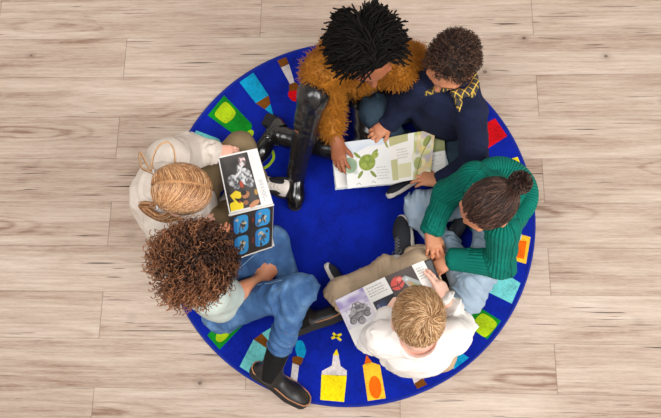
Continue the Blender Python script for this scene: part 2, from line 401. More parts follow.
# ------------------------------------------------------------------ hair
def drape(h, p, n, out, L, K, hug, mn0, mn1, grav, wob, push=.05, limk=1.):
    "centre lines of locks that first follow the scalp, then hang free"
    M = np.stack([h['r'], h['f'], h['u']]); RAD = A(.375, .465, .415); k = len(p); pos = p.copy(); cl = [pos]; lim = rng.uniform(.4, 1, (k, 1)) * limk
    vel = n * .35 + out + rng.normal(0, wob, (k, 3))
    for i in range(K - 1):
        t = i / (K - 1); a = pos - h['C']; a[:, 2] *= .3; a /= np.linalg.norm(a, axis=1, keepdims=True) + 1e-6
        vel = vel + out * .10 + a * push + A(0, 0, -grav) * (t > hug * .6) + rng.normal(0, wob, (k, 3)); vel /= np.linalg.norm(vel, axis=1, keepdims=True); pos = pos + vel * (L / (K - 1))[:, None]
        q = (pos - h['C']) @ M.T / h['s'] / RAD; ln = np.linalg.norm(q, axis=1, keepdims=True); mn = mn0 + (mn1 - mn0) * min(1, t / max(hug, .01)) * lim; mx = mn + .10 + 4 * max(0, t - hug) * limk
        q = np.where(ln < mn, q / ln * mn, np.where(ln > mx, q / ln * mx, q)); pos = h['C'] + h['s'] * ((q * RAD) @ M); cl.append(pos)
    return np.stack(cl, 1)
def scalp(h, az, el, lift=1.0, rx=.375, ry=.465, rzz=.415):
    "az: 0 = front, + towards the person's right; el: 0 = level of the brow, pi/2 = top. Points and normals"
    x, y, z = np.sin(az) * np.cos(el), np.cos(az) * np.cos(el), np.sin(el)
    p = np.stack([x * rx, y * ry, z * rzz], -1) * lift; n = np.stack([x / rx, y / ry, z / rzz], -1); n /= np.linalg.norm(n, axis=-1, keepdims=True)
    M = np.stack([h['r'], h['f'], h['u']])
    return h['C'] + h['s'] * (p @ M), n @ M
def hair_cap(h, thick=.02, front=.12, back=-.38, side=-.12, vox=.004, amp=0, lam=.02, name='hair'):
    """a shell over the cranium down to the hairline."""
    s = h['s']; R = np.stack([h['r'], h['f'], h['u']])
    fn0, l, u = ell(h['C'], A(.36, .45, .40) * s + thick, R)
    def fn(p):
        q = (p - h['C']) @ R.T / s; y, z, x = q[..., 1], q[..., 2], np.abs(q[..., 0])
        t = np.clip((y + .35) / .75, 0, 1); line = back + (front - back) * t ** 1.1 ; line = np.where((x > .25) & (y > -.1), np.minimum(line, side + .25 * np.clip(y - .05, 0, 1) * 2), line)
        d = fn0(p)
        if amp: d = d + amp * noise3(p / lam)
        return np.maximum(d, (line - z) * s)
    return solidify([('u', (fn, l, u), 0)], vox)
def sph_points(n, jitter=.35):
    i = np.arange(n) + .5; z = 1 - 2 * i / n; a = i * 2.399963; return z, a
def scalp_roots(n, keep):
    "n candidate roots spread evenly on the head; keep(az, el) chooses"
    z, a = sph_points(n); el = np.arcsin(z) + rng.normal(0, .02, n); az = (a + rng.normal(0, .03, n)) % (2 * math.pi); az = np.where(az > math.pi, az - 2 * math.pi, az)
    m = keep(az, el); return az[m], el[m]
def hairline(front=.25, side=-.28, back=-.75):
    def keep(az, el):
        a = np.abs(az); lim = np.where(a < 1.0, front + (side - front) * np.clip((a - .55) / .6, 0, 1), side + (back - side) * np.clip((a - 1.5) / .7, 0, 1)); return el > lim
    return keep
# ------------------------------------------------------------------ the people's joints, read off the photograph with a height for each
def joints(face, head, pitch, roll=0, **k):
    j = {n: P(*v) for n, v in k.items()}; j['face'] = D2(*face); j['head'] = head_frame(P(*head), j['face'] if not isinstance(face, tuple) else D2(*face), pitch, roll); return j
JW = joints((.3, 1), (367, 50, .66), .36, 0, pelvis=(356, 74, .13), neck=(361, 58, .49),
    Rsh=(323, 72, .46), Rel=(325, 106, .28), Rwr=(337, 142, .225), Lsh=(396, 66, .46), Lel=(410, 62, .27), Lwr=(403, 60, .07),
    Rhip=(340, 84, .12), Rkn=(313, 95, .43), Ran=(297, 170, .10), Rtoe=(296, 203, .03),
    Lhip=(370, 86, .12), Lkn=(368, 158, .10), Lan=(281, 136, .075), Ltoe=(256, 152, .05))
JN = joints((-.52, .85), (452, 61, .55), .34, 0, pelvis=(440, 116, .13), neck=(457, 82, .41),
    Rsh=(422, 84, .39), Rel=(402, 104, .25), Rwr=(390, 123, .215), Lsh=(471, 112, .39), Lel=(474, 164, .25), Lwr=(441, 181, .215),
    Rhip=(435, 100, .11), Rkn=(374, 112, .19), Ran=(420, 168, .07), Rtoe=(394, 194, .04),
    Lhip=(460, 118, .11), Lkn=(455, 165, .12), Lan=(400, 140, .06), Ltoe=(385, 150, .04))
JG = joints((-.85, .53), (489, 204, .56), .45, 0, pelvis=(490, 212, .12), neck=(494, 196, .41),
    Rsh=(475, 178, .40), Rel=(447, 194, .25), Rwr=(431, 230, .22), Lsh=(503, 230, .40), Lel=(500, 264, .25), Lwr=(452, 259, .215),
    Rhip=(482, 195, .11), Rkn=(420, 208, .14), Ran=(452, 262, .07), Rtoe=(446, 292, .045),
    Lhip=(497, 232, .11), Lkn=(469, 296, .15), Lan=(445, 240, .10), Ltoe=(462, 224, .10))
JB = joints((.03, -1), (419, 316, .56), .95, 0, pelvis=(418, 346, .12), neck=(418, 335, .43),
    Rsh=(452, 337, .41), Rel=(459, 328, .20), Rwr=(447, 303, .30), Lsh=(384, 339, .41), Lel=(372, 338, .20), Lwr=(389, 314, .25),
    Rhip=(436, 352, .11), Rkn=(420, 262, .13), Ran=(352, 286, .06), Rtoe=(333, 280, .04),
    Lhip=(400, 352, .11), Lkn=(341, 292, .13), Lan=(400, 262, .10), Ltoe=(403, 219, .06))
JL = joints((1, -.02), (182, 189, .57), .75, 0, pelvis=(190, 208, .12), neck=(166, 192, .42),
    Rsh=(165, 224, .42), Rel=(178, 233, .24), Rwr=(190, 228, .19), Lsh=(170, 158, .42), Lel=(192, 152, .27), Lwr=(214, 151, .27),
    Rhip=(195, 222, .11), Rkn=(246, 226, .13), Ran=(225, 206, .08), Rtoe=(240, 184, .05),
    Lhip=(193, 195, .11), Lkn=(240, 147, .18), Lan=(260, 184, .075), Ltoe=(291, 188, .035))
JC = joints((.85, -.5), (199, 260, .58), .7, 0, pelvis=(222, 300, .13), neck=(194, 274, .45),
    Rsh=(211, 298, .43), Rel=(230, 295, .27), Rwr=(263, 279, .21), Lsh=(170, 257, .45), Lel=(195, 252, .26), Lwr=(208, 246, .275),
    Rhip=(223, 311, .12), Rkn=(300, 289, .30), Ran=(271, 371, .11), Rtoe=(305, 404, .03),
    Lhip=(218, 294, .12), Lkn=(274, 241, .22), Lan=(302, 317, .075), Ltoe=(350, 312, .05))
# ------------------------------------------------------------------ setting: floor, rug, light, camera
def floor_mat():
    m, t, b = nt('wood_look_planks'); L = t.links.new; co = obj_co(t); sep = N(t, 'ShaderNodeSeparateXYZ'); L(co, sep.inputs[0]); X, Y = sep.outputs[0], sep.outputs[1]
    DY, LEN = .18708, 1.193
    rowf = math_(t, 'DIVIDE', math_(t, 'SUBTRACT', .7938, Y), DY); row = math_(t, 'FLOOR', rowf); fr = math_(t, 'FRACT', rowf)
    odd = math_(t, 'ABSOLUTE', math_(t, 'MODULO', row, 2.0))
    uf = math_(t, 'ADD', math_(t, 'DIVIDE', math_(t, 'ADD', X, .9852), LEN), math_(t, 'MULTIPLY', odd, .5)); col = math_(t, 'FLOOR', uf); fu = math_(t, 'FRACT', uf)
    cmb = N(t, 'ShaderNodeCombineXYZ'); L(row, cmb.inputs[0]); L(col, cmb.inputs[1]); wn = N(t, 'ShaderNodeTexWhiteNoise'); L(cmb.outputs[0], wn.inputs['Vector']); hsh = wn.outputs['Value']
    def coord(sx, sy, k):
        c = N(t, 'ShaderNodeCombineXYZ'); L(math_(t, 'ADD', math_(t, 'MULTIPLY', X, sx), math_(t, 'MULTIPLY', hsh, 37. * k)), c.inputs[0]); L(math_(t, 'MULTIPLY', Y, sy), c.inputs[1]); L(math_(t, 'MULTIPLY', hsh, 91.), c.inputs[2]); return c.outputs[0]
    broad = noise_tex(t, 1, 4, coord(1.3, 13, 1), .5, .5)
    cont = math_(t, 'MULTIPLY', noise_tex(t, 1, 1.2, coord(1.3, 6.5, 2), .35), 62.)
    rings = math_(t, 'POWER', math_(t, 'MULTIPLY_ADD', math_(t, 'SINE', cont), .5, .5), 2.5)
    streak = noise_tex(t, 1, 6, coord(4, 95, 3), .7)
    fine = noise_tex(t, 1, 4, coord(34, 520, 4), .7)
    ringm = math_(t, 'MULTIPLY', rings, N_map(t, noise_tex(t, 1, 1, coord(1.1, 4.5, 5)), .47, .60))
    v2 = N(t, 'ShaderNodeTexVoronoi'); v2.inputs['Scale'].default_value = 1; L(coord(1.15, 7.5, 9), v2.inputs['Vector']); r2 = N(t, 'ShaderNodeSeparateColor'); L(v2.outputs['Color'], r2.inputs[0])
    dd = math_(t, 'ADD', v2.outputs['Distance'], math_(t, 'MULTIPLY', noise_tex(t, 1, 2, coord(5, 22, 10)), .16))
    cath = math_(t, 'MULTIPLY', math_(t, 'MULTIPLY', math_(t, 'POWER', math_(t, 'MULTIPLY_ADD', math_(t, 'SINE', math_(t, 'MULTIPLY', dd, 48.)), .5, .5), 2.), N_map(t, v2.outputs['Distance'], .5, .12)), math_(t, 'GREATER_THAN', r2.outputs[0], .45))
    g = math_(t, 'ADD', math_(t, 'MULTIPLY', broad, .36), math_(t, 'MULTIPLY', streak, .38)); g = math_(t, 'ADD', g, math_(t, 'MULTIPLY', fine, .26)); g = math_(t, 'ADD', g, math_(t, 'MULTIPLY', ringm, -.03)); g = math_(t, 'ADD', g, math_(t, 'MULTIPLY', cath, -.15)); g = math_(t, 'ADD', g, math_(t, 'MULTIPLY_ADD', hsh, .018, -.004))
    c = ramp(t, g, [(.37, lin(146, 117, 100)), (.44, lin(176, 153, 137)), (.50, lin(190, 170, 154)), (.56, lin(202, 184, 169)), (.64, lin(215, 200, 186))])
    # dark checks along the grain and small knots
    ck = noise_tex(t, 1, 2, coord(3.4, 140, 6), .5, .5); area = noise_tex(t, 1, 1, coord(2.3, 7, 7)); ckm = math_(t, 'MULTIPLY', N_map(t, ck, .64, .69), N_map(t, area, .50, .57))
    vo = N(t, 'ShaderNodeTexVoronoi'); vo.inputs['Scale'].default_value = 1; L(coord(6.2, 8.0, 8), vo.inputs['Vector']); rs = N(t, 'ShaderNodeSeparateColor'); L(vo.outputs['Color'], rs.inputs[0])
    knot = math_(t, 'MULTIPLY', N_map(t, vo.outputs['Distance'], .075, .045), math_(t, 'GREATER_THAN', rs.outputs[0], .72))
    halo = math_(t, 'MULTIPLY', N_map(t, vo.outputs['Distance'], .22, .05), math_(t, 'GREATER_THAN', rs.outputs[0], .72))
    dk = math_(t, 'MAXIMUM', math_(t, 'MULTIPLY', ckm, .95), math_(t, 'MAXIMUM', math_(t, 'MULTIPLY', knot, .75), math_(t, 'MULTIPLY', halo, .28)))
    mx = N(t, 'ShaderNodeMix', data_type='RGBA'); L(dk, mx.inputs[0]); L(c, mx.inputs[6]); mx.inputs[7].default_value = (*lin(74, 54, 44), 1)
    e = math_(t, 'MINIMUM', math_(t, 'MULTIPLY', math_(t, 'MINIMUM', fr, math_(t, 'SUBTRACT', 1., fr)), DY), math_(t, 'MULTIPLY', math_(t, 'MINIMUM', fu, math_(t, 'SUBTRACT', 1., fu)), LEN))
    gap = N_map(t, e, .0022, .0008)
    m2 = N(t, 'ShaderNodeMix', data_type='RGBA'); L(math_(t, 'MULTIPLY', gap, math_(t, 'MULTIPLY_ADD', math_(t, 'LESS_THAN', math_(t, 'MULTIPLY', math_(t, 'MINIMUM', fu, math_(t, 'SUBTRACT', 1., fu)), LEN), .0025), .25, .28)), m2.inputs[0]); L(mx.outputs[2], m2.inputs[6]); m2.inputs[7].default_value = (*lin(92, 72, 60), 1)
    L(m2.outputs[2], b.inputs['Base Color']); b.inputs['Roughness'].default_value = .55; b.inputs['Specular IOR Level'].default_value = .25
    bump(t, b, math_(t, 'SUBTRACT', streak, math_(t, 'MULTIPLY', gap, 2.)), .15, .001); return m
def N_map(t, v, a, b):
    "1 at b and beyond, 0 at a"
    n = N(t, 'ShaderNodeMapRange'); n.clamp = True; n.inputs[1].default_value = a; n.inputs[2].default_value = b; t.links.new(v, n.inputs[0]); return n.outputs[0]
x, y = 3.2, 2.4
make('floor', [(-x, -y, -.02), (x, -y, -.02), (x, y, -.02), (-x, y, -.02), (-x, -y, 0), (x, -y, 0), (x, y, 0), (-x, y, 0)], [(4, 5, 6, 7), (3, 2, 1, 0), (0, 1, 5, 4), (1, 2, 6, 5), (2, 3, 7, 6), (3, 0, 4, 7)], floor_mat(), smooth=False)['kind'] = 'structure'

wm = plain('wall_paint', lin(228, 224, 218), .9, .2, var=.01)
for nm, (cx, cy, hx, hy) in dict(wall_left=(-x - .05, 0, .05, y), wall_right=(x + .05, 0, .05, y), wall_back=(0, y + .05, x + .1, .05), wall_front=(0, -y - .05, x + .1, .05)).items():
    c8 = [(cx + a * hx, cy + b * hy, z) for z in (0, 3.2) for a, b in ((-1, -1), (1, -1), (1, 1), (-1, 1))]
    make(nm, c8, [(4, 5, 6, 7), (3, 2, 1, 0), (0, 1, 5, 4), (1, 2, 6, 5), (2, 3, 7, 6), (3, 0, 4, 7)], wm, smooth=False)['kind'] = 'structure'
def pile(name, c, dark=.62, light=1.25):
    m, t, b = nt(name); co = obj_co(t); f = noise_tex(t, 14, 3, co); f2 = noise_tex(t, 330, 2, co, .7); f3 = noise_tex(t, 120, 2, co, .6)
    mixv = math_(t, 'ADD', math_(t, 'MULTIPLY', f, .42), math_(t, 'ADD', math_(t, 'MULTIPLY', f2, .28), math_(t, 'MULTIPLY', f3, .30)))
    t.links.new(ramp(t, mixv, [(.37, tuple(v * dark for v in c)), (.5, c), (.63, tuple(min(1, v * light) for v in c))]), b.inputs['Base Color'])
    b.inputs['Roughness'].default_value = .95; b.inputs['Specular IOR Level'].default_value = .12; b.inputs['Sheen Weight'].default_value = .12
    bump(t, b, math_(t, 'ADD', f2, f3), .5, .003); return m
RC = {k: pile('pile_' + k, lin(*c)) for k, c in dict(blue=(6, 32, 154), teal=(112, 203, 203), cyan=(8, 158, 208), green=(8, 135, 34), lime=(172, 204, 22), yellow=(242, 216, 12), amber=(244, 190, 46), orange=(244, 104, 8), red=(212, 6, 22), brown=(122, 70, 16), grey=(212, 203, 203)).items()}
RK = list(RC); ZT = .012
def rug():
    n, R = 160, .752; an = np.arange(n) * 2 * math.pi / n; ring = lambda r, z: np.stack([r * np.cos(an), r * np.sin(an), np.full(n, z)], 1)
    vs = [ring(R, 0), ring(R, ZT - .002), ring(R - .004, ZT)]; rs = [.7, .5, .3, .1]; vs += [ring(r, ZT) for r in rs]; V = np.concatenate(vs); fs = []; mi = []
    for k in range(len(vs) - 1):
        for i in range(n): fs.append((k * n + i, k * n + (i + 1) % n, (k + 1) * n + (i + 1) % n, (k + 1) * n + i))
    fs.append(tuple((len(vs) - 1) * n + np.arange(n))); fs.append(tuple(np.arange(n)[::-1])); mi = [0] * len(fs); V = list(map(tuple, V))
    lay = [0]
    def poly(col, px, round_=0, lift=0):
        q = np.array([P(x, y, ZT)[:2] for x, y in px])
        a = .5 * np.sum(q[:, 0] * np.roll(q[:, 1], -1) - q[:, 1] * np.roll(q[:, 0], -1)); q = q[::-1] if a < 0 else q
        if round_:
            for z_ in range(round_ + 1): k_ = .16 if z_ == 0 else .25; q = np.stack([q * (1 - k_) + np.roll(q, -1, 0) * k_, q * k_ + np.roll(q, -1, 0) * (1 - k_)], 1).reshape(-1, 2)
        r = np.hypot(q[:, 0], q[:, 1]); q = q * np.minimum(1, .742 / np.maximum(r, 1e-6))[:, None]
        z = ZT + .0012 + lift * .0008; b = len(V); k = len(q); V.extend([(*p, ZT - .001) for p in q]); V.extend([(*p, z) for p in q])
        fs.append(tuple(range(b + k, b + 2 * k))); mi.append(RK.index(col))
        for i in range(k): fs.append((b + i, b + (i + 1) % k, b + k + (i + 1) % k, b + k + i)); mi.append(RK.index(col))
    def oval(col, cx, cy, rx, ry, a=0, lift=1):
        an = np.arange(24) * 2 * math.pi / 24; c, s = math.cos(a), math.sin(a); poly(col, [(cx + rx * math.cos(u) * c - ry * math.sin(u) * s, cy + rx * math.cos(u) * s + ry * math.sin(u) * c) for u in an], 0, lift)
    def stroke(col, pts, w):
        pts = spline(pts, 26); d = np.gradient(pts, axis=0); d /= np.linalg.norm(d, axis=1, keepdims=True); nn = np.stack([-d[:, 1], d[:, 0]], 1) * w
        for i in range(25): poly(col, [pts[i] - nn[i], pts[i + 1] - nn[i + 1], pts[i + 1] + nn[i + 1], pts[i] + nn[i]])
    # green paint tube beside the blonde girl
    poly('green', [(224.2, 95.4), (252, 124.5), (251, 132), (243, 137.5), (234.5, 134.8), (207.8, 115.4)]); oval('lime', 250.4, 133.6, 3.2, 4, .6); poly('lime', [(225.4, 100), (236.5, 112), (233.5, 118.5), (225.4, 124.5), (213, 114.8)], 2, 1)
    poly('teal', [(196.3, 130.5), (219, 139), (226, 150), (212, 160), (184, 150)])                  # pale blue marker under her arm
    poly('cyan', [(253, 72.2), (239.5, 82.3), (255.8, 103.3), (268.6, 95.4)]); poly('brown', [(255.8, 103.3), (268.6, 95.4), (270.5, 104), (265, 109.5)]); poly('cyan', [(270.5, 104), (265, 109.5), (273.5, 115.3)])
    poly('brown', [(276.8, 59.6), (285.8, 56.4), (289, 64), (281, 67.8)]); poly('grey', [(281, 67.8), (289, 64), (294.5, 82.3), (290, 84.2)])
    poly('brown', [(289, 85), (295.5, 82.2), (298.2, 84.5), (298.5, 91), (289, 93)]); poly('red', [(288.3, 91.5), (298.6, 90), (302, 97), (298.5, 102), (292, 101), (288, 96)], 2, 1)
    poly('amber', [(312.3, 49), (331, 46.5), (336, 76), (318, 79)]); poly('orange', [(318, 79), (336, 76), (333, 88), (327, 92)])
    poly('red', [(495.1, 118.5), (507.2, 136), (485.4, 150), (471, 131)]); poly('grey', [(485.4, 150), (471, 131), (462, 141), (468, 152), (480, 153)], 1, 1); poly('red', [(464, 143), (469, 151), (456, 152)])
    poly('yellow', [(517.7, 157), (519.8, 162.5), (493, 173), (489, 164.6)]); poly('brown', [(493, 173), (489, 164.6), (480, 170), (486, 176)])
    poly('amber', [(530.8, 237.2), (526, 264), (509, 259), (490, 255), (492, 236), (512, 232)]); poly('orange', [(526.6, 241), (524, 259), (511, 256.5), (497, 252), (499, 240)], 0, 1)
    poly('teal', [(500, 270), (520.4, 283.2), (512.3, 304), (489, 292.5), (487.5, 286)]); poly('grey', [(489.5, 292.6), (487, 284), (499.5, 270), (493, 268), (476, 284), (480, 291)], 0, 1)
    poly('green', [(454, 300), (464, 297.5), (500.9, 320.9), (488.2, 340), (458, 321)]); poly('lime', [(482, 311.5), (499, 323.3), (485, 339.4), (470, 325.5)], 2, 1); oval('lime', 453, 302, 4, 4)
    poly('cyan', [(469.6, 358.5), (454.5, 370.6), (448, 362), (430, 343), (446, 333), (460, 352)])
    poly('brown', [(422.6, 378.2), (427.8, 385.7), (418, 391), (414.2, 383.6)], 0, 1); poly('grey', [(412, 376.6), (404, 356), (413, 352), (424, 379), (414.6, 385)])
    poly('amber', [(362.7, 365), (371, 362), (380, 365), (386.2, 400.5), (368, 403.4)]); oval('orange', 375.2, 387.2, 6.2, 11.4, -.1); poly('orange', [(364.5, 364), (372, 362), (366.5, 355)])
    poly('yellow', [(321.5, 374.4), (346.8, 375.5), (344, 404), (320, 402.5)]); poly('grey', [(333.2, 354.5), (338.6, 355), (340.5, 366), (346.8, 370.5), (346.8, 375.8), (321.5, 374.6), (322, 371), (332, 365.4)]); poly('yellow', [(333, 355), (339, 355.5), (336.8, 348.8)], 0, 1)
    stroke('yellow', [(331.5, 338.5), (336, 336.5), (341.5, 334)], 1.2); stroke('yellow', [(333, 333), (336.5, 336.5), (341, 340.5)], 1.2)
    poly('cyan', [(295, 349), (297, 340), (303, 341), (306.5, 350), (304, 358.5), (297.5, 357)], 2); poly('brown', [(297.3, 356), (304, 358), (300.5, 366), (292.5, 363), (292, 357)], 1, 1); poly('grey', [(292.5, 363), (299, 365.5), (296.5, 386), (290, 384)])
    poly('teal', [(238.6, 368), (253.6, 339.5), (270, 350.4), (255, 377.8)]); poly('brown', [(253.6, 339.5), (270, 350.4), (271.2, 344), (262, 333.3)]); poly('teal', [(262, 333.3), (271.3, 344), (272.8, 326.6)])
    poly('green', [(207.4, 335.4), (219.3, 349.8), (246, 322), (236, 310), (226, 314)]); oval('lime', 223.5, 333, 5.4, 10.5, .62)
    stroke('lime', [(257, 164.5), (262.5, 168.4), (269, 165), (273.6, 158), (272.5, 151.2), (268, 148.5), (263, 150.5), (261, 155.5), (263.5, 159)], 1.35)
    stroke('teal', [(276.5, 311), (279.5, 307), (282.5, 313), (283, 319)], .9); poly('yellow', [(331.5, 315), (334.5, 314), (335, 317.5), (332, 318)])
    poly('cyan', [(386, 84), (389, 82), (393, 92), (388, 95)])
    ob = make('rug', V, fs, [RC[k] for k in RK], loc=(0, 0, 0), midx=mi, smooth=False); tag(ob, 'round royal blue rug with paintbrushes, glue bottles and markers on it', 'rug')
    bm = plain('rug_binding', lin(22, 44, 148), .8, .2, bumps=(500, .3)); th = np.linspace(0, 2 * math.pi, 161); ring3 = np.stack([.7555 * np.cos(th), .7555 * np.sin(th), np.full(161, .0075)], 1)
    v, f, at = tubes(ring3[None], .0065, 8); make('binding', v, f, bm, ob)
rug()

def area(name, loc, aim, size, energy, col=(1, 1, 1), sy=None):
    l = bpy.data.lights.new(name, 'AREA'); l.energy = energy; l.size = size; l.color = col
    if sy: l.shape = 'RECTANGLE'; l.size_y = sy
    o = bpy.data.objects.new(name, l); C.objects.link(o); o.location = loc
    from mathutils import Vector
    o.rotation_euler = (Vector(aim) - Vector(loc)).to_track_quat('-Z', 'Y').to_euler(); return o
area('window_light', (2.9, -1.5, 2.9), (0, 0, .2), 1.7, 105, (1, .985, .965), 1.5)
area('ceiling_light', (-.9, -.6, 3.1), (0, 0, .2), 1.2, 40, (1, .985, .97), 1.5)
sl = bpy.data.lights.new('daylight', 'SUN'); sl.energy = 1.15; sl.angle = math.radians(28); sl.color = (1, .985, .965); so = bpy.data.objects.new('daylight', sl); C.objects.link(so); so.location = (1.5, -1, 4)
from mathutils import Vector as _V
so.rotation_euler = _V((-.42, .42, -1)).to_track_quat('-Z', 'Y').to_euler()
w = bpy.data.worlds.new('room_light'); w.use_nodes = True; w.node_tree.nodes['Background'].inputs[0].default_value = (1, .985, .97, 1); w.node_tree.nodes['Background'].inputs[1].default_value = .25
sc = bpy.context.scene; sc.world = w
cam = bpy.data.cameras.new('camera'); co = bpy.data.objects.new('camera', cam); C.objects.link(co); sc.camera = co
cam.sensor_fit = 'HORIZONTAL'; cam.sensor_width = 36; cam.lens = 36 * FPX / 661; cam.clip_start = .05
from mathutils import Matrix
co.matrix_world = Matrix([[*(CR[i], CU[i], -CF[i], CAM[i])] for i in range(3)] + [[0, 0, 0, 1]])
sc.view_settings.view_transform = 'Standard'; sc.view_settings.look = 'None'; sc.view_settings.gamma = 1; sc.view_settings.exposure = 0; sc.view_settings.use_curve_mapping = False
# ------------------------------------------------------------------ people: shared materials
MATS['lips'] = plain('lips', lin(186, 96, 88), .4); MATS['brow'] = plain('brow_dark', lin(44, 30, 24), .7); MATS['elastic'] = cloth('elastic', lin(16, 16, 18), lin(10, 10, 11), weave=700)
S_dark = skin_mat('skin_deep', lin(164, 104, 72)); S_tan = skin_mat('skin_tan', lin(206, 144, 108)); S_fair = skin_mat('skin_fair', lin(240, 196, 176)); S_rose = skin_mat('skin_rose', lin(236, 186, 164))
leather = plain('black_leather', lin(26, 24, 26), .27, .6, .25, bumps=(40, .12)); patent = plain('patent_black', lin(16, 15, 16), .2, .6, .6, bumps=(60, .1)); blackrub = plain('black_rubber', lin(34, 32, 33), .7, .3)
whiterub = plain('off_white_rubber', lin(228, 220, 210), .65, .3); chrome = plain('silver_metal', lin(200, 200, 205), .25, metal=1); tanwelt = plain('tan_welt', lin(176, 124, 86), .7); sock_w = cloth('sock_grey', lin(205, 200, 196), weave=500)
greycanvas = cloth('charcoal_canvas', lin(52, 54, 60), lin(36, 38, 43)); lace_m = cloth('lace', lin(104, 106, 112), lin(80, 82, 88), bstr=0)

def knit(name, c1, c2, ribs, strength=.9, dist=.004):
    m, t, b = nt(name); co = obj_co(t); a = t.nodes.new('ShaderNodeAttribute'); a.attribute_name = 'rib'
    f = noise_tex(t, 14, 3, co); f2 = noise_tex(t, 500, 1, co)
    t.links.new(ramp(t, math_(t, 'ADD', math_(t, 'MULTIPLY', f, .7), math_(t, 'MULTIPLY', f2, .3)), [(.3, c2), (.7, c1)]), b.inputs['Base Color'])
    b.inputs['Roughness'].default_value = .9; b.inputs['Specular IOR Level'].default_value = .2
    h = math_(t, 'ADD', math_(t, 'ABSOLUTE', math_(t, 'SINE', math_(t, 'MULTIPLY', a.outputs['Fac'], ribs))), math_(t, 'MULTIPLY', f2, .3)); bump(t, b, h, strength, dist); return m
def rib_attr(vs, j, sleeves=True):
    """an angle-like coordinate around the nearest limb or trunk, for ribbed knitting"""
    segs = [(j['T'][0], j['T'][-1], .10)] + [(j[s + 'sh'], j[s + 'el'], .05) for s in 'RL'] + [(j[s + 'el'], j[s + 'wr'], .042) for s in 'RL']
    best = np.full(len(vs), 9.); out = np.zeros(len(vs))
    for a, b, r in segs:
        ba = b - a; t = np.clip((vs - a) @ ba / (ba @ ba), 0, 1); q = vs - a - t[:, None] * ba; d = np.linalg.norm(q, axis=1) - r
        ax = nrm(ba); e1 = nrm(np.cross(ax, j['face'] + A(.01, .02, .1))); e2 = np.cross(ax, e1); ang = np.arctan2(q @ e2, q @ e1) * (r / .05)
        m = d < best; best[m] = d[m]; out[m] = ang[m]
    return out
def garment(name, ops, mat, parent, vox=.0045, disp=None, j=None, label=None):
    v, f = solidify(ops, vox, disp, FL); at = {'rib': rib_attr(v, j)} if j is not None else None
    o = make(name, v, f, mat, parent, attrs=at)
    if label: o['label'] = label
    return o
crumple = lambda amp, lam: (lambda p: -amp * (1 - 2 * np.abs(noise3(p / lam + 3.3))) - amp * .4 * noise3(p / (lam * .4)))
UP = A(0, 0, 1)

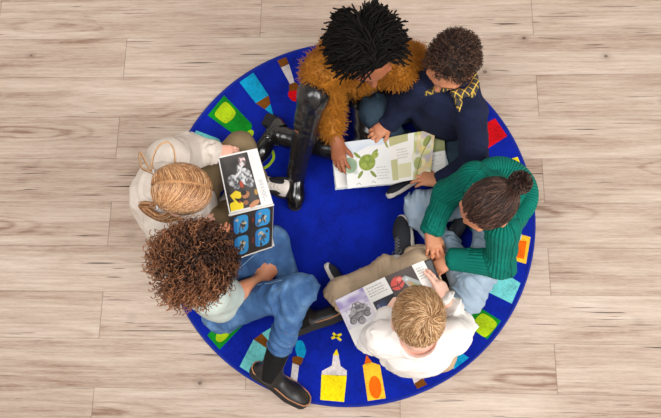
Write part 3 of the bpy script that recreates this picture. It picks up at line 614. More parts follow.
# ------------------------------------------------------------------ woman in the shaggy mustard sweater
def woman():
    j = JW; g = 1.08
    o = build_person('person with black twisted locs in a shaggy mustard sweater and shiny black leggings', j, S_dark, g, .215, dict(
        R=((D2(.12, 1), UP + D2(-.6, -.1) * .6, .135, -1), dict(curls=[(.25, .5, .4), (.15, .4, .3), (.2, .5, .4), (.3, .6, .4)], thumb=(.35, .5), fan=.08)), L=((D2(.75, .6), UP, .15, 1), dict(curl=(.15, .2, .2)))))
    ops = top_ops(j, g, rr=(.135, .13, .12, .075), arm=(.06, .058, .052, .042), wr=(.005, .05), sleeve=1.55) + [neck_cut(j, .062)]
    v, f = solidify(ops, .005, None, FL)
    nsrc = 20000; ar = np.linalg.norm(np.cross(v[f[:, 2]] - v[f[:, 0]], v[f[:, 3]] - v[f[:, 1]]), axis=1); c = rng.choice(len(f), nsrc, p=ar / ar.sum())
    wts = rng.dirichlet((1, 1, 1, 1), nsrc); p0 = (v[f[c]] * wts[:, :, None]).sum(1); n = np.cross(v[f[c, 2]] - v[f[c, 0]], v[f[c, 3]] - v[f[c, 1]]); n /= np.linalg.norm(n, axis=1, keepdims=True) + 1e-9
    d = n * rng.uniform(.45, 1.0, (nsrc, 1)) + rng.normal(0, .55, (nsrc, 3)) + A(0, 0, -.25); d /= np.linalg.norm(d, axis=1, keepdims=True); L = rng.uniform(.009, .021, (nsrc, 1)); e = d + rng.normal(0, .5, (nsrc, 3)) - A(0, 0, .3)
    t = np.linspace(0, 1, 4)[None, :, None]; paths = p0[:, None] + d[:, None] * L[:, None] * t + (e * L)[:, None] * t * t * .4; paths[:, :, 2] = np.maximum(paths[:, :, 2], FL)
    tv, tf, at = tubes(paths, np.array([.0012, .0012, .0011, .0008])[None], 3)
    mv, mf, ma = merge((v, f, {'rnd': np.full(len(v), .5)}), (tv, tf, at))
    make('sweater', mv, mf, hair_mat('mustard_shag', [(0, lin(176, 112, 30)), (.25, lin(246, 190, 78)), (.65, lin(255, 226, 128)), (1, lin(255, 250, 220))], .6, .3), o)
    garment('leggings', leg_ops(j, g * .93, wr=(.004, .035), rr=(.082, .054, .052, .038), stop=1.04), leather, o)
    s, X, fr = shoe(o, 'shoe', j['Ran'], j['Rtoe'], UP + D2(0, .6) * .5, .215, patent, blackrub); tv, tf, at = tubes(np.array([spline([X(.02, y, z) for y, z in ((-.13, .07), (-.115, .22), (0, .285), (.115, .22), (.13, .07))], 14)]), .006, 6); make('strap', tv, tf, patent, s)
    bx, bf = solidify([('u', box(X(.0, -.15, .17), A(.010, .004, .009), np.stack(fr[:3])), 0)], .002); make('buckle', bx, bf, chrome, s)
    s, X, fr = shoe(o, 'shoe', P(280, 131, .075), P(257, 157, .05), D2(.8, .5) * .85 + UP * .5, .215, patent, blackrub, sole_h=.026)
    for q in range(3):
        x = .10 + .12 * q; tv, tf, at = tubes(np.array([spline([X(x, y, z) for y, z in ((-.15, .08), (-.12, .20 - .03 * q), (0, .27 - .045 * q), (.12, .20 - .03 * q), (.15, .08))], 12)]), .005, 6); make('strap', tv, tf, patent, s)
        bx, bf = solidify([('u', box(X(x, .13, .17 - .025 * q), A(.007, .004, .007), np.stack(fr[:3])), 0)], .002); make('buckle', bx, bf, chrome, s)
    hv, hf = solidify([('u', box(X(-.14, 0, -.09), A(.028, .026, .026), np.stack(fr[:3]), .005), 0)], .003, None, FL); make('heel', hv, hf, blackrub, s)
    # locs: parted from crown to forehead, fanning out and down
    h = j['head']; az, el = scalp_roots(2100, hairline(.86, .22, -.7)); p, n = scalp(h, az, el); k = len(p); loc = (p - h['C']) @ np.stack([h['r'], h['f'], h['u']]).T / h['s']
    side = np.where(loc[:, 0] + .02 > 0, 1., -1.); out = side[:, None] * h['r'] * .8 - h['f'] * (.25 + .5 * rng.random((k, 1))) + np.clip(loc[:, 1:2], -1, 0) * h['f'] * .5 + rng.normal(0, .22, (k, 3))
    K = 12; paths = drape(h, p, n, out, rng.uniform(.055, .105, k), K, .45, 1.05, 1.32, .26, .18)
    rad = np.full((k, K), .0033) * (1 + .18 * np.cos(np.arange(K) * 2.6))[None] * np.linspace(1.05, .8, K)[None]; side *= 1
    cv, cf = hair_cap(h, .006, front=.36, back=-.34, side=.08); tv, tf, at = tubes(paths, rad, 5); a = merge((cv, cf, {'rnd': np.zeros(len(cv))}), (tv, tf, at))
    make('hair', a[0], a[1], hair_mat('black_locs', [(0, lin(9, 8, 8)), (.6, lin(15, 13, 12)), (1, lin(27, 22, 20))], .65, .12), o, attrs=None if False else a[2])
woman()

# ------------------------------------------------------------------ boy in the navy sweater
def navy():
    j = JN; g = .88
    o = build_person('child with short brown curls in a navy sweater with a plaid collar', j, S_tan, g, .20, bulge=-.02, hand=dict(
        R=((D2(-.8, .6), UP, .125, -1), dict(curls=[(.35, .6, .5)] * 4, thumb=(.5, .4))), L=((D2(-1, -.18), UP + D2(0, -1) * .3, .13, 1), dict(curls=[(.15, .3, .3), (.2, .35, .3), (.25, .4, .3), (.3, .4, .3)]))))
    nav = knit('navy_knit', lin(36, 43, 74), lin(22, 27, 48), 34, .5, .003)
    s = garment('sweater', top_ops(j, g, rr=(.15, .15, .136, .08), arm=(.062, .060, .055, .043), wr=(.008, .04)) + [neck_cut(j, .055)], nav, o, j=j)
    for q in 'RL': garment('cuff', cuff_ops(j, g, q, .046), nav, s, vox=.004, j=j)
    # plaid shirt collar standing out of the neckline
    m, t, b = nt('plaid'); co = obj_co(t); sp = N(t, 'ShaderNodeSeparateXYZ'); t.links.new(co, sp.inputs[0]); d = D2(-.5, .87); e = D2(.87, .5)
    def stripe(v, per, w0):
        dot = N(t, 'ShaderNodeVectorMath', operation='DOT_PRODUCT'); t.links.new(co, dot.inputs[0]); dot.inputs[1].default_value = tuple(v); return math_(t, 'LESS_THAN', math_(t, 'FRACT', math_(t, 'DIVIDE', dot.outputs['Value'], per)), w0)
    a_, b_ = math_(t, 'ADD', stripe(d, .022, .16), stripe(e + A(0, 0, .3), .022, .16)), math_(t, 'ADD', stripe(d, .0110, .5), stripe(e, .0110, .5))
    t.links.new(ramp(t, math_(t, 'ADD', math_(t, 'MULTIPLY', a_, .5), math_(t, 'MULTIPLY', b_, .08)), [(0, lin(46, 44, 52)), (.2, lin(74, 68, 60)), (.5, lin(188, 154, 58)), (1, lin(226, 192, 84))]), b.inputs['Base Color']); b.inputs['Roughness'].default_value = .85
    F, S = j['face'], np.cross(j['face'], UP); c = j['neck'] + A(0, 0, .050); ops = []
    an = np.linspace(.35, 2 * math.pi - .35, 15); pts = [c + (F * math.cos(a) + S * math.sin(a)) * .060 + F * .014 + UP * .014 * math.cos(a) for a in an]
    ops += [('u', x, .004) for x in chain(pts, [.016] * 15)]
    for q in (1, -1):
        r0 = c + F * .060 + S * q * .026 - UP * .006; ops += [('u', cone(r0, r0 + F * .040 + S * q * .045 - UP * .034, .017, .009), .006), ('u', cone(c + S * q * .062, r0 + F * .030 + S * q * .06 - UP * .036, .016, .009), .008)]
    garment('shirt_collar', ops + [neck_cut(j, .050, .0)], m, o, vox=.003, label='yellow and charcoal plaid shirt collar')
    den = cloth('dark_denim', lin(52, 72, 88), lin(30, 44, 58), weave=1200); garment('jeans', leg_ops(j, g, wr=(.012, .035), rr=(.083, .066, .058, .047), stop=.9), den, o)
    s, X, fr = shoe(o, 'shoe', P(413, 172, .085), P(388, 199, .05), UP * .55 + D2(-.5, -.8), .185, greycanvas, whiterub, label='black shoe with an off white sole'); laces(s, X, lace_m)
    s, X, fr = shoe(o, 'shoe', j['Lan'] + A(0, 0, .01), j['Ltoe'], UP, .18, greycanvas, whiterub); laces(s, X, lace_m)
    h = j['head']; az, el = scalp_roots(2600, hairline(.74, .14, -.62)); p, n = scalp(h, az, el); k = len(p); K = 12
    p = p + n * (.002 + .006 * (noise3(p / .022)[:, None] + .5)); ph = rng.random(k) * 6.28; n2 = n + rng.normal(0, .25, n.shape); n2 /= np.linalg.norm(n2, axis=1, keepdims=True); u = np.cross(n2, A(.3, .5, .8)); u /= np.linalg.norm(u, axis=1, keepdims=True); w = np.cross(n2, u)
    t = np.linspace(0, 1, K)[None, :]; Lh = rng.uniform(.012, .021, k)[:, None]; turns = rng.uniform(1.2, 2.1, k)[:, None]; R = rng.uniform(.0022, .0042, k)[:, None] * (.4 + .6 * t)
    an = ph[:, None] + turns * 6.283 * t; paths = p[:, None] + n2[:, None] * (Lh * t)[..., None] + u[:, None] * (R * np.cos(an))[..., None] + w[:, None] * (R * np.sin(an))[..., None]
    cv, cf = hair_cap(h, .006, front=.42, back=-.30, side=.14, amp=.003); tv, tf, at = tubes(paths, np.linspace(.0015, .0010, K)[None], 3); a = merge((cv, cf, {'rnd': np.zeros(len(cv))}), (tv, tf, at))
    make('hair', a[0], a[1], hair_mat('brown_coils', [(0, lin(32, 20, 16)), (.5, lin(62, 41, 32)), (1, lin(114, 80, 62))], .5, .4), o, attrs=a[2])
navy()

def flow_strands(h, az, el, target, L, K, lift0, lift1, swirl=0., jit=.02, away=False, curve=0):
    """strands combed over the scalp toward (or away from) a point given in head units"""
    p, n = scalp(h, az, el); M = np.stack([h['r'], h['f'], h['u']]); q = (p - h['C']) @ M.T / h['s']; k = len(q); T = np.array(target, float); RAD = A(.375, .465, .415)
    paths = []; L = np.broadcast_to(L, k) / h['s']; lf = rng.uniform(.6, 1.4, k)
    vj = rng.normal(0, jit, (k, 3))
    for i in range(K):
        t = i / (K - 1); lift = 1 + (lift0 + (lift1 - lift0) * t) * lf / .4 / h['s'] ; e = q / RAD; e /= np.linalg.norm(e, axis=1, keepdims=True)
        paths.append(h['C'] + h['s'] * ((e * RAD * lift[:, None]) @ M)); d = (q - T) if away else (T - q); d = d / (np.linalg.norm(d, axis=1, keepdims=True) + .03)
        nn = e / RAD; nn /= np.linalg.norm(nn, axis=1, keepdims=True); d = d + np.cross(nn, d) * swirl + vj; d -= (d * nn).sum(1, keepdims=True) * nn; d /= np.linalg.norm(d, axis=1, keepdims=True) + 1e-6
        q = q + d * (L / (K - 1))[:, None]
    return np.stack(paths, 1)

# ------------------------------------------------------------------ boy in the green sweater
def green():
    j = JG; g = .88
    o = build_person('child in a thick emerald green ribbed sweater with dark hair tied in a bun', j, S_tan, g, .20, dict(
        R=((D2(.15, 1), UP, .128, -1), dict(curls=[(.12, .35, .3), (.16, .4, .35), (.2, .4, .35), (.25, .45, .4)], thumb=(.4, .4), fan=.2)), L=((D2(-.8, .5), UP, .12, 1), dict())))
    kn = knit('emerald_rib_knit', lin(8, 132, 114), lin(4, 100, 88), 13, .9, .004)
    s = garment('sweater', top_ops(j, g, rr=(.138, .138, .13, .085), arm=(.062, .059, .054, .046), wr=(.008, .04)) + [neck_cut(j, .06)], kn, o, j=j)
    for q in 'RL': garment('cuff', cuff_ops(j, g, q, .05, .3), knit('emerald_cuff', lin(8, 126, 110), lin(4, 98, 86), 30, .5, .002), s, vox=.004, j=j)
    F, S = j['face'], np.cross(j['face'], UP); c = j['neck'] - F * .036 - A(0, 0, .012); an = np.linspace(1.0, 2 * math.pi - 1.0, 17)
    pts = [c + F * math.cos(a) * .086 + S * math.sin(a) * .096 + UP * .012 * math.cos(a) for a in an]; rr = .026 + .008 * np.sin(np.linspace(0, math.pi, 17))
    inner = ('u', ell(c - F * .03 - UP * .025, A(.10, .105, .03), np.stack([F, S, UP])), .02)
    v, f = solidify([('u', x, .012) for x in chain(pts, rr)] + [inner, neck_cut(j, .06)], .0045); jj = dict(j); hd = make('hood', v, f, kn, s, attrs={'rib': (np.arctan2((v - c) @ S, (v - c) @ F)) * 2.4})
    den = cloth('pale_denim', lin(178, 196, 212), lin(140, 162, 184), weave=900, scale=16); garment('jeans', leg_ops(j, g, wr=(.015, .035), rr=(.084, .068, .06, .05), stop=.9), den, o)
    s, X, fr = shoe(o, 'shoe', j['Ran'] + A(0, 0, .0), j['Rtoe'], UP * .6 + D2(-.8, -.3), .175, greycanvas, plain('gum_sole', lin(176, 128, 74), .7), label='sneaker with a tan gum sole'); laces(s, X, lace_m)
    s, X, fr = shoe(o, 'shoe', j['Lan'], j['Ltoe'], UP * .8 + D2(-.5, -.2), .175, greycanvas, blackrub); laces(s, X, lace_m)
    h = j['head']; az, el = scalp_roots(3000, hairline(.62, -.05, -.66)); M = np.stack([h['r'], h['f'], h['u']])
    sx, cx = np.sin(az) * np.cos(el), np.cos(az) * np.cos(el); keep = ~((np.abs(sx * .375 - .045 * np.sin(cx * 9) * 0 - .05) < .010) & (cx > .1)); az, el = az[keep], el[keep]
    T = (0, -.47, .12); paths = flow_strands(h, az, el, T, rng.uniform(.055, .085, len(az)), 7, .0012, .0050, jit=.16)
    cv, cf = hair_cap(h, .0035, front=.36, back=-.32, side=.06); tv, tf, at = tubes(paths, np.array([.0016, .0017, .0017, .0016, .0014, .0011, .0006])[None], 3)
    bc = hp(h, *T) - h['f'] * .024; k = 600; d = rng.normal(0, 1, (k, 3)); d /= np.linalg.norm(d, axis=1, keepdims=True); K = 12; t = np.linspace(0, 1, K)[None, :]; u = np.cross(d, A(.3, .5, .8)); w = np.cross(d, u); an = rng.random(k)[:, None] * 6.28 + 7.5 * t; R = .005
    bp = bc + d[:, None] * (.012 + .026 * t)[..., None] + u[:, None] * (R * np.cos(an))[..., None] + w[:, None] * (R * np.sin(an))[..., None]; bv, bf, ba = tubes(bp, .0015, 3)
    ev, ef = solidify([('u', ell(bc, A(.026, .026, .026)), 0)], .004)
    a = merge((cv, cf, {'rnd': np.full(len(cv), .15)}), (tv, tf, at), (ev, ef, {'rnd': np.zeros(len(ev))}))
    hm = hair_mat('dark_brown_hair', [(0, lin(28, 17, 14)), (.5, lin(58, 37, 31)), (1, lin(112, 80, 66))], .36, .45); ho = make('hair', a[0], a[1], hm, o, attrs=a[2]); make('bun', bv, bf, hm, ho, attrs=ba)
green()

# ------------------------------------------------------------------ blond boy
def blond():
    j = JB; g = .9
    o = build_person('child with short blond hair in a white sweater and beige trousers', j, S_fair, g, .20, dict(
        R=((D2(-.38, -1), D2(.6, -.2) + UP * .9, .145, -1), dict(curls=[(.05, .2, .2), (.1, .3, .25), (.35, .6, .5), (.45, .7, .5)], thumb=(.75, .25), fan=.2)), L=((D2(.5, -.8), UP, .125, 1), dict())))
    wh = cloth('white_jersey', lin(250, 246, 242), lin(238, 232, 228), weave=700, bstr=.15)
    garment('sweater', top_ops(j, g, rr=(.118, .122, .122, .082), arm=(.061, .057, .053, .043), wr=(.016, .035)) + [('s', cone(j['neck'] + A(0, 0, -.02), hp(j['head'], 0, -.45, -.25), .050, .07), .006)], wh, o)
    kh = cloth('beige_chino', lin(208, 183, 153), lin(184, 158, 130), weave=900, bstr=.2); garment('trousers', leg_ops(j, g, wr=(.014, .03), rr=(.078, .062, .055, .047), stop=.80, hr=.08), kh, o)
    for s_ in 'RL': v, f = solidify([('u', cone(lerp(j[s_ + 'kn'], j[s_ + 'an'], .8), j[s_ + 'an'], .037, .035), 0)], .0035, None, FL); make('sock', v, f, sock_w, o)
    s, X, fr = shoe(o, 'shoe', j['Lan'] + A(0, 0, .008), j['Ltoe'], UP * .7 + D2(-.7, -.15), .25, greycanvas, whiterub, label='charcoal canvas sneaker with a white sole'); laces(s, X, lace_m, 5)
    s, X, fr = shoe(o, 'shoe', P(348, 288, .06), P(329, 274, .045), D2(.6, -.8) + UP * .3, .17, greycanvas, whiterub); laces(s, X, lace_m)
    h = j['head']; az, el = scalp_roots(4200, hairline(.28, -.24, -.72)); paths = flow_strands(h, az, el, (.12, -.36, .22), rng.uniform(.026, .046, len(az)), 6, .0015, .0075, swirl=.35, jit=.22, away=True)
    cv, cf = hair_cap(h, .004, front=.20, back=-.34, side=-.06, amp=.002); tv, tf, at = tubes(paths, np.array([.0014, .0015, .0014, .0012, .0009, .0004])[None], 3); a = merge((cv, cf, {'rnd': np.full(len(cv), .12)}), (tv, tf, at))
    make('hair', a[0], a[1], hair_mat('blond_hair', [(0, lin(128, 88, 56)), (.4, lin(190, 146, 100)), (.8, lin(224, 184, 138)), (1, lin(246, 216, 178))], .42, .4), o, attrs=a[2])
blond()

# ------------------------------------------------------------------ blonde girl in the cream fleece
def cream():
    j = JL; g = .88
    o = build_person('child with long golden hair tied in two looped tails and a cream fleece top', j, S_rose, g, .20, dict(
        R=((D2(1, -.3), UP, .125, -1), dict()), L=((D2(1, .12), UP + D2(0, -1) * .2, .13, 1), dict(curls=[(.3, .5, .5)] * 4))))
    fl = cloth('cream_fleece', lin(228, 217, 206), lin(208, 196, 184), weave=260, bstr=.5, scale=20)
    s = garment('sweater', top_ops(j, g, rr=(.16, .158, .148, .10), arm=(.075, .074, .066, .05), wr=(.013, .045)), fl, o)
    F, S = j['face'], np.cross(j['face'], UP); c = j['neck'] + A(0, 0, .062) + F * .006; an = np.linspace(0, 2 * math.pi, 21); v, f = solidify([('u', x, .01) for x in chain([c + F * math.cos(a) * .060 + S * math.sin(a) * .064 for a in an], [.024] * 21)], .004)
    make('collar', v, f, fl, s)
    kh = cloth('olive_chino', lin(142, 122, 92), lin(116, 98, 72), weave=900, bstr=.2); garment('trousers', leg_ops(j, g, wr=(.011, .035), rr=(.082, .068, .06, .048), stop=.86), kh, o)
    v, f = solidify([('u', cone(lerp(j['Ran'], j['Rkn'], .3), j['Ran'], .036, .036), 0), ('u', cone(j['Ran'], lerp(j['Ran'], j['Rtoe'], .6), .036, .034), .01)], .0035, None, FL); make('sock', v, f, sock_w, o)
    bw = plain('white_leather', lin(226, 216, 206), .5, .4)
    s, X, fr = shoe(o, 'shoe', j['Lan'], j['Ltoe'], UP + D2(0, 1) * .35, .21, bw, whiterub, label='cream and black sneaker')
    arc = spline([X(.26, -.135, .11), X(.48, -.165, .105), X(.64, -.125, .10), X(.715, .012, .095), X(.64, .15, .10), X(.48, .185, .105), X(.26, .145, .11)], 25); q = [('u', c_, .003) for c_ in chain(arc, [.0085] * 25)] + [('u', cone(X(.2, -.09, .16), X(.42, -.08, .15), .016, .014), .004), ('u', cone(X(.18, .09, .17), X(.42, .09, .15), .014, .012), .004)]
    v, f = solidify(q, .003); make('overlay', v, f, blackrub, s); laces(s, X, whiterub)
    h = j['head']; M = np.stack([h['r'], h['f'], h['u']]); az, el = scalp_roots(7500, hairline(.38, -.12, -.78)); x = np.sin(az) * np.cos(el); keep = np.abs(x) > .016; az, el, x = az[keep], el[keep], x[keep]
    allp = []
    for sg in (-1, 1):
        m = np.sign(x) == sg; tie = A(sg * .30, -.40, -.16); p, _ = scalp(h, az[m], el[m]); q0 = (p - h['C']) @ M.T / h['s']; k = len(q0); K = 9; pts = []; RAD = A(.375, .465, .415); tt = tie + rng.normal(0, .035, (k, 3)); bow = A(sg * .42, .12, -.06)
        for i in range(K):
            t = i / (K - 1); q = (1 - t) ** 2 * q0 + 2 * t * (1 - t) * (q0 * .45 + tt * .25 + bow * .45) + t * t * tt; e = q / RAD; ln = np.linalg.norm(e, axis=1, keepdims=True); q = e / ln * RAD * (1.015 + .07 * math.sin(math.pi * min(1, t * 1.1)) + rng.random((k, 1)) * .02 + .02)
            pts.append(h['C'] + h['s'] * (q @ M))
        allp.append(np.stack(pts, 1))
    paths = np.concatenate(allp); tv, tf, at = tubes(paths, np.array([.0010, .0012, .0012, .0012, .0012, .0012, .0012, .0011, .0009])[None], 3)
    hm = hair_mat('golden_hair', [(0, lin(124, 80, 52)), (.35, lin(178, 124, 82)), (.75, lin(214, 164, 114)), (1, lin(244, 208, 164))], .34, .5)
    cv, cf = hair_cap(h, .003, front=.26, back=-.55, side=-.02); a = merge((cv, cf, {'rnd': np.full(len(cv), .55)}), (tv, tf, at)); ho = make('hair', a[0], a[1], hm, o, attrs=a[2])
    loops = [[(156, 175, .53), (150, 172, .54), (141, 167, .53), (140, 152, .50), (149, 168, .51), (156, 176, .52)], [(156, 175, .53), (152, 163, .55), (158, 147, .54), (168, 142, .53), (174, 150, .52), (176, 166, .50)],
             [(158, 206, .52), (150, 204, .54), (141, 205, .52), (150, 214, .50), (164, 220, .49), (178, 218, .47)], [(156, 205, .53), (163, 203, .55), (172, 210, .53), (160, 217, .52), (147, 208, .51)]]
    for lp, n_, w_ in zip(loops, (45, 40, 120, 110), (.002, .0018, .006, .006)):
        c = spline([P(*q) for q in lp], 22); off = rng.normal(0, w_, (n_, 1, 3)) * (1 + .4 * np.sin(np.linspace(0, 6, 22) + rng.random((n_, 1)) * 6))[..., None] * .6; v, f, at = tubes(c[None] + off, .0010, 3); make('hair_loop', v, f, hm, ho, attrs=at)
    for px in ((154, 173, .535), (157, 206, .53)):
        c = P(*px); an = np.linspace(0, 2 * math.pi, 25); ax1, ax2 = nrm(A(.2, .1, 1)), nrm(D2(.3, 1)); v, f, at = tubes(np.array([c + ax1 * .011 * math.cos(a) + ax2 * .011 * math.sin(a) for a in an])[None], .0035, 6); make('hair_tie', v, f, plain('clear_tie', lin(226, 226, 230), .2), ho)
cream()

# ------------------------------------------------------------------ girl with big brown curls and jeans
def curly():
    j = JC; g = .98
    o = build_person('person with big brown curls in blue jeans and black ankle boots', j, S_tan, g, .205, bulge=0, hand=dict(
        R=((D2(.55, -.85), UP + D2(.5, .3) * .5, .14, -1), dict(curls=[(.3, .6, .5)] * 4)), L=((D2(.75, -.66), UP * .5 + D2(.2, .9), .12, 1), dict(curls=[(.2, .3, .3)] * 4, thumb=(.5, -.3)))))
    mint = cloth('mint_knit', lin(206, 218, 212), lin(180, 194, 188), weave=300, bstr=.6, scale=24)
    j['T'][0] = lerp(j['T'][0], j['T'][1], .8); garment('tee_shirt', top_ops(j, g, rr=(.108, .108, .108, .075), arm=(.056, .054, .05, .04), wr=(.008, .05), sleeve=0) + [neck_cut(j, .055)], mint, o)
    m, t, b = nt('blue_denim'); co = obj_co(t); f = noise_tex(t, 11, 4, co); f2 = noise_tex(t, 700, 2, co); t.links.new(ramp(t, math_(t, 'ADD', math_(t, 'MULTIPLY', f, .75), math_(t, 'MULTIPLY', f2, .25)), [(.34, lin(36, 68, 112)), (.5, lin(56, 96, 146)), (.66, lin(104, 144, 186))]), b.inputs['Base Color']); b.inputs['Roughness'].default_value = .85; bump(t, b, f2, .3, .001)
    jn = garment('jeans', leg_ops(j, g, wr=(.014, .03), rr=(.072, .055, .053, .044), stop=.70, hr=.078), m, o)
    seam = cloth('denim_seam', lin(150, 180, 208), lin(110, 146, 186), bstr=0); jv = np.array([v_.co for v_ in jn.data.vertices]) + ORI[jn.name]
    def stitched(a_, b_, d_, t0, t1, off=0.):
        ax = nrm(b_ - a_); d_ = nrm(d_ - (d_ @ ax) * ax); e_ = np.cross(ax, d_); L_ = np.linalg.norm(b_ - a_); out = []
        for t_ in np.linspace(t0, t1, 16):
            q = jv - (a_ + ax * L_ * t_); m_ = (np.abs(q @ ax) < .007) & (np.linalg.norm(q, axis=1) < .10) & (q @ d_ > 0)
            if m_.any(): qq = q[m_]; i_ = np.argmin(np.abs(qq @ e_ - off)); out.append(jv[m_][i_])
        return spline(out, 30)
    def soft(q):
        for _ in range(6): q[1:-1] = q[1:-1] * .5 + (q[:-2] + q[2:]) * .25
        return q
    ln = [soft(stitched(j['Rhip'], j['Rkn'], UP + D2(-.1, -.4), .3, .9)), soft(stitched(j['Lhip'], j['Lkn'], UP, .4, .9))]
    tv, tf, at = tubes(np.array(ln), .0017, 4); make('seam', tv, tf, seam, jn)
    c_ = lerp(j['Rkn'], j['Ran'], .69); ax = nrm(j['Ran'] - j['Rkn']); e1 = nrm(np.cross(ax, UP)); e2 = np.cross(ax, e1); an_ = np.linspace(0, 2 * math.pi, 25); tv, tf, at = tubes(np.array([[c_ + (e1 * math.cos(u_) + e2 * math.sin(u_)) * .0455 for u_ in an_]]), .005, 6); make('hem', tv, tf, m, jn)
    boots = plain('boot_leather', lin(30, 28, 29), .4, .5, bumps=(30, .15)); sole = plain('boot_sole', lin(44, 42, 42), .75, .3)
    s, X, fr = shoe(o, 'boot', j['Ran'], j['Rtoe'], UP * .75 + D2(.6, -.75) * .65, .25, boots, sole, 'boot', tanwelt, sole_h=.032, shaft=nrm(j['Rkn'] - j['Ran']) * .085)
    s, X, fr = shoe(o, 'boot', j['Lan'] + A(0, 0, .01), j['Ltoe'], UP * .5 + D2(.12, -1) * .85, .245, boots, sole, 'boot', tanwelt, sole_h=.032, shaft=nrm(j['Lkn'] - j['Lan']) * .09)
    h = j['head']; M = np.stack([h['r'], h['f'], h['u']]); az, el = scalp_roots(1700, hairline(.46, -.05, -.72)); p, n = scalp(h, az, el); k = len(p); q = (p - h['C']) @ M.T / h['s']; side = np.where(q[:, 0] > 0, 1., -1.)
    K = 30; lat = side[:, None] * h['r'] * .42 - h['f'] * .42 + rng.normal(0, .34, (k, 3)); fr_ = np.clip(q[:, 1] / .5 + .45, 0, 1); cl = drape(h, p, n, lat, rng.uniform(.08, .16, k) * (1 - .4 * fr_), K, .5, 1.05, 1.36, .18, .10, .06, (1 - .72 * fr_)[:, None])
    tg = np.gradient(cl, axis=1); tg /= np.linalg.norm(tg, axis=2, keepdims=True) + 1e-9; u = np.cross(tg, A(.3, .5, .8)); u /= np.linalg.norm(u, axis=2, keepdims=True) + 1e-9; w = np.cross(tg, u); tt = np.linspace(0, 1, K)[None, :]
    an = rng.random(k)[:, None] * 6.28 + tt * rng.uniform(26, 46, k)[:, None]; R = np.clip(tt * 2.2 - .25, .05, 1) * rng.uniform(.004, .0085, k)[:, None]; paths = cl + u * (R * np.cos(an))[..., None] + w * (R * np.sin(an))[..., None]
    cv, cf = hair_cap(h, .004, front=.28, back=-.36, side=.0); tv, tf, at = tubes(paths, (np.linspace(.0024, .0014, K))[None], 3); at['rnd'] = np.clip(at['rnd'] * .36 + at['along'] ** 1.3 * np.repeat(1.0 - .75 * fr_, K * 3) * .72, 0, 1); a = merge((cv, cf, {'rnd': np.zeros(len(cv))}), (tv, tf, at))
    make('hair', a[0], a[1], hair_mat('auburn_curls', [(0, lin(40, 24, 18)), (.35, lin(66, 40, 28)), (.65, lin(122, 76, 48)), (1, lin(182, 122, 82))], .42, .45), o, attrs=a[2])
curly()
# ------------------------------------------------------------------ books
def printed(name):
    m, t, b = nt(name); a = t.nodes.new('ShaderNodeAttribute'); a.attribute_name = 'print'; t.links.new(a.outputs['Vector'], b.inputs['Base Color']); b.inputs['Roughness'].default_value = .42; b.inputs['Specular IOR Level'].default_value = .35; return m
PAPER, PRINT = cloth('paper_edge', lin(232, 228, 222), lin(214, 208, 200), bstr=0), printed('printed_page')
class Art:
    "a printed page: colours on a grid, u across and v down"
    def __init__(s, n, m, bg):
        s.u, s.v = np.meshgrid((np.arange(n) + .5) / n, (np.arange(m) + .5) / m, indexing='ij'); s.c = np.ones((n, m, 3)) * A(*lin(*bg))
    def put(s, mask, col, a=1.): a = (mask * a)[..., None]; s.c = s.c * (1 - a) + A(*lin(*col)) * a
    def rect(s, u0, v0, u1, v1, col, a=1): s.put((s.u >= u0) & (s.u <= u1) & (s.v >= v0) & (s.v <= v1), col, a)
    def oval(s, cu, cv, ru, rv, col, a=1, ang=0, soft=0):
        x, y = s.u - cu, s.v - cv; c, q = math.cos(ang), math.sin(ang); d = np.hypot((x * c + y * q) / ru, (-x * q + y * c) / rv); s.put(np.clip((1 - d) / soft, 0, 1) if soft else (d < 1), col, a)
    def poly(s, pts, col, a=1):
        ins = np.zeros(s.u.shape, bool); k = len(pts)
        for i in range(k):
            (x0, y0), (x1, y1) = pts[i], pts[(i + 1) % k]
            with np.errstate(divide='ignore', invalid='ignore'): ins ^= ((y0 > s.v) != (y1 > s.v)) & (s.u < (x1 - x0) * (s.v - y0) / (y1 - y0 + 1e-12) + x0)
        s.put(ins, col, a)
    def line(s, pts, w, col, a=1):
        for (x0, y0), (x1, y1) in zip(pts[:-1], pts[1:]):
            bx, by = x1 - x0, y1 - y0; t = np.clip(((s.u - x0) * bx + (s.v - y0) * by) / (bx * bx + by * by + 1e-9), 0, 1); s.put(np.hypot(s.u - x0 - t * bx, s.v - y0 - t * by) < w, col, a)
    def text(s, u0, v0, u1, rows, step, col=(130, 128, 128), a=.6, h=.35, vert=False, ragged=.25):
        for r in range(rows):
            e = u1 - (u1 - u0) * rng.random() * ragged; x = u0
            while x < e:
                w = rng.uniform(.02, .06); q = (x, v0 + r * step, min(e, x + w), v0 + r * step + step * h)
                s.rect(*(q if not vert else (q[1], q[0], q[3], q[2])), col, a); x += w + .014
    def wash(s, mask, col, a, lam, seed=0): s.put(mask * np.clip(.5 + noise3(np.stack([s.u / lam + seed, s.v / lam, s.u * 0 + seed], -1)) * 1.1, 0, 1), col, a)
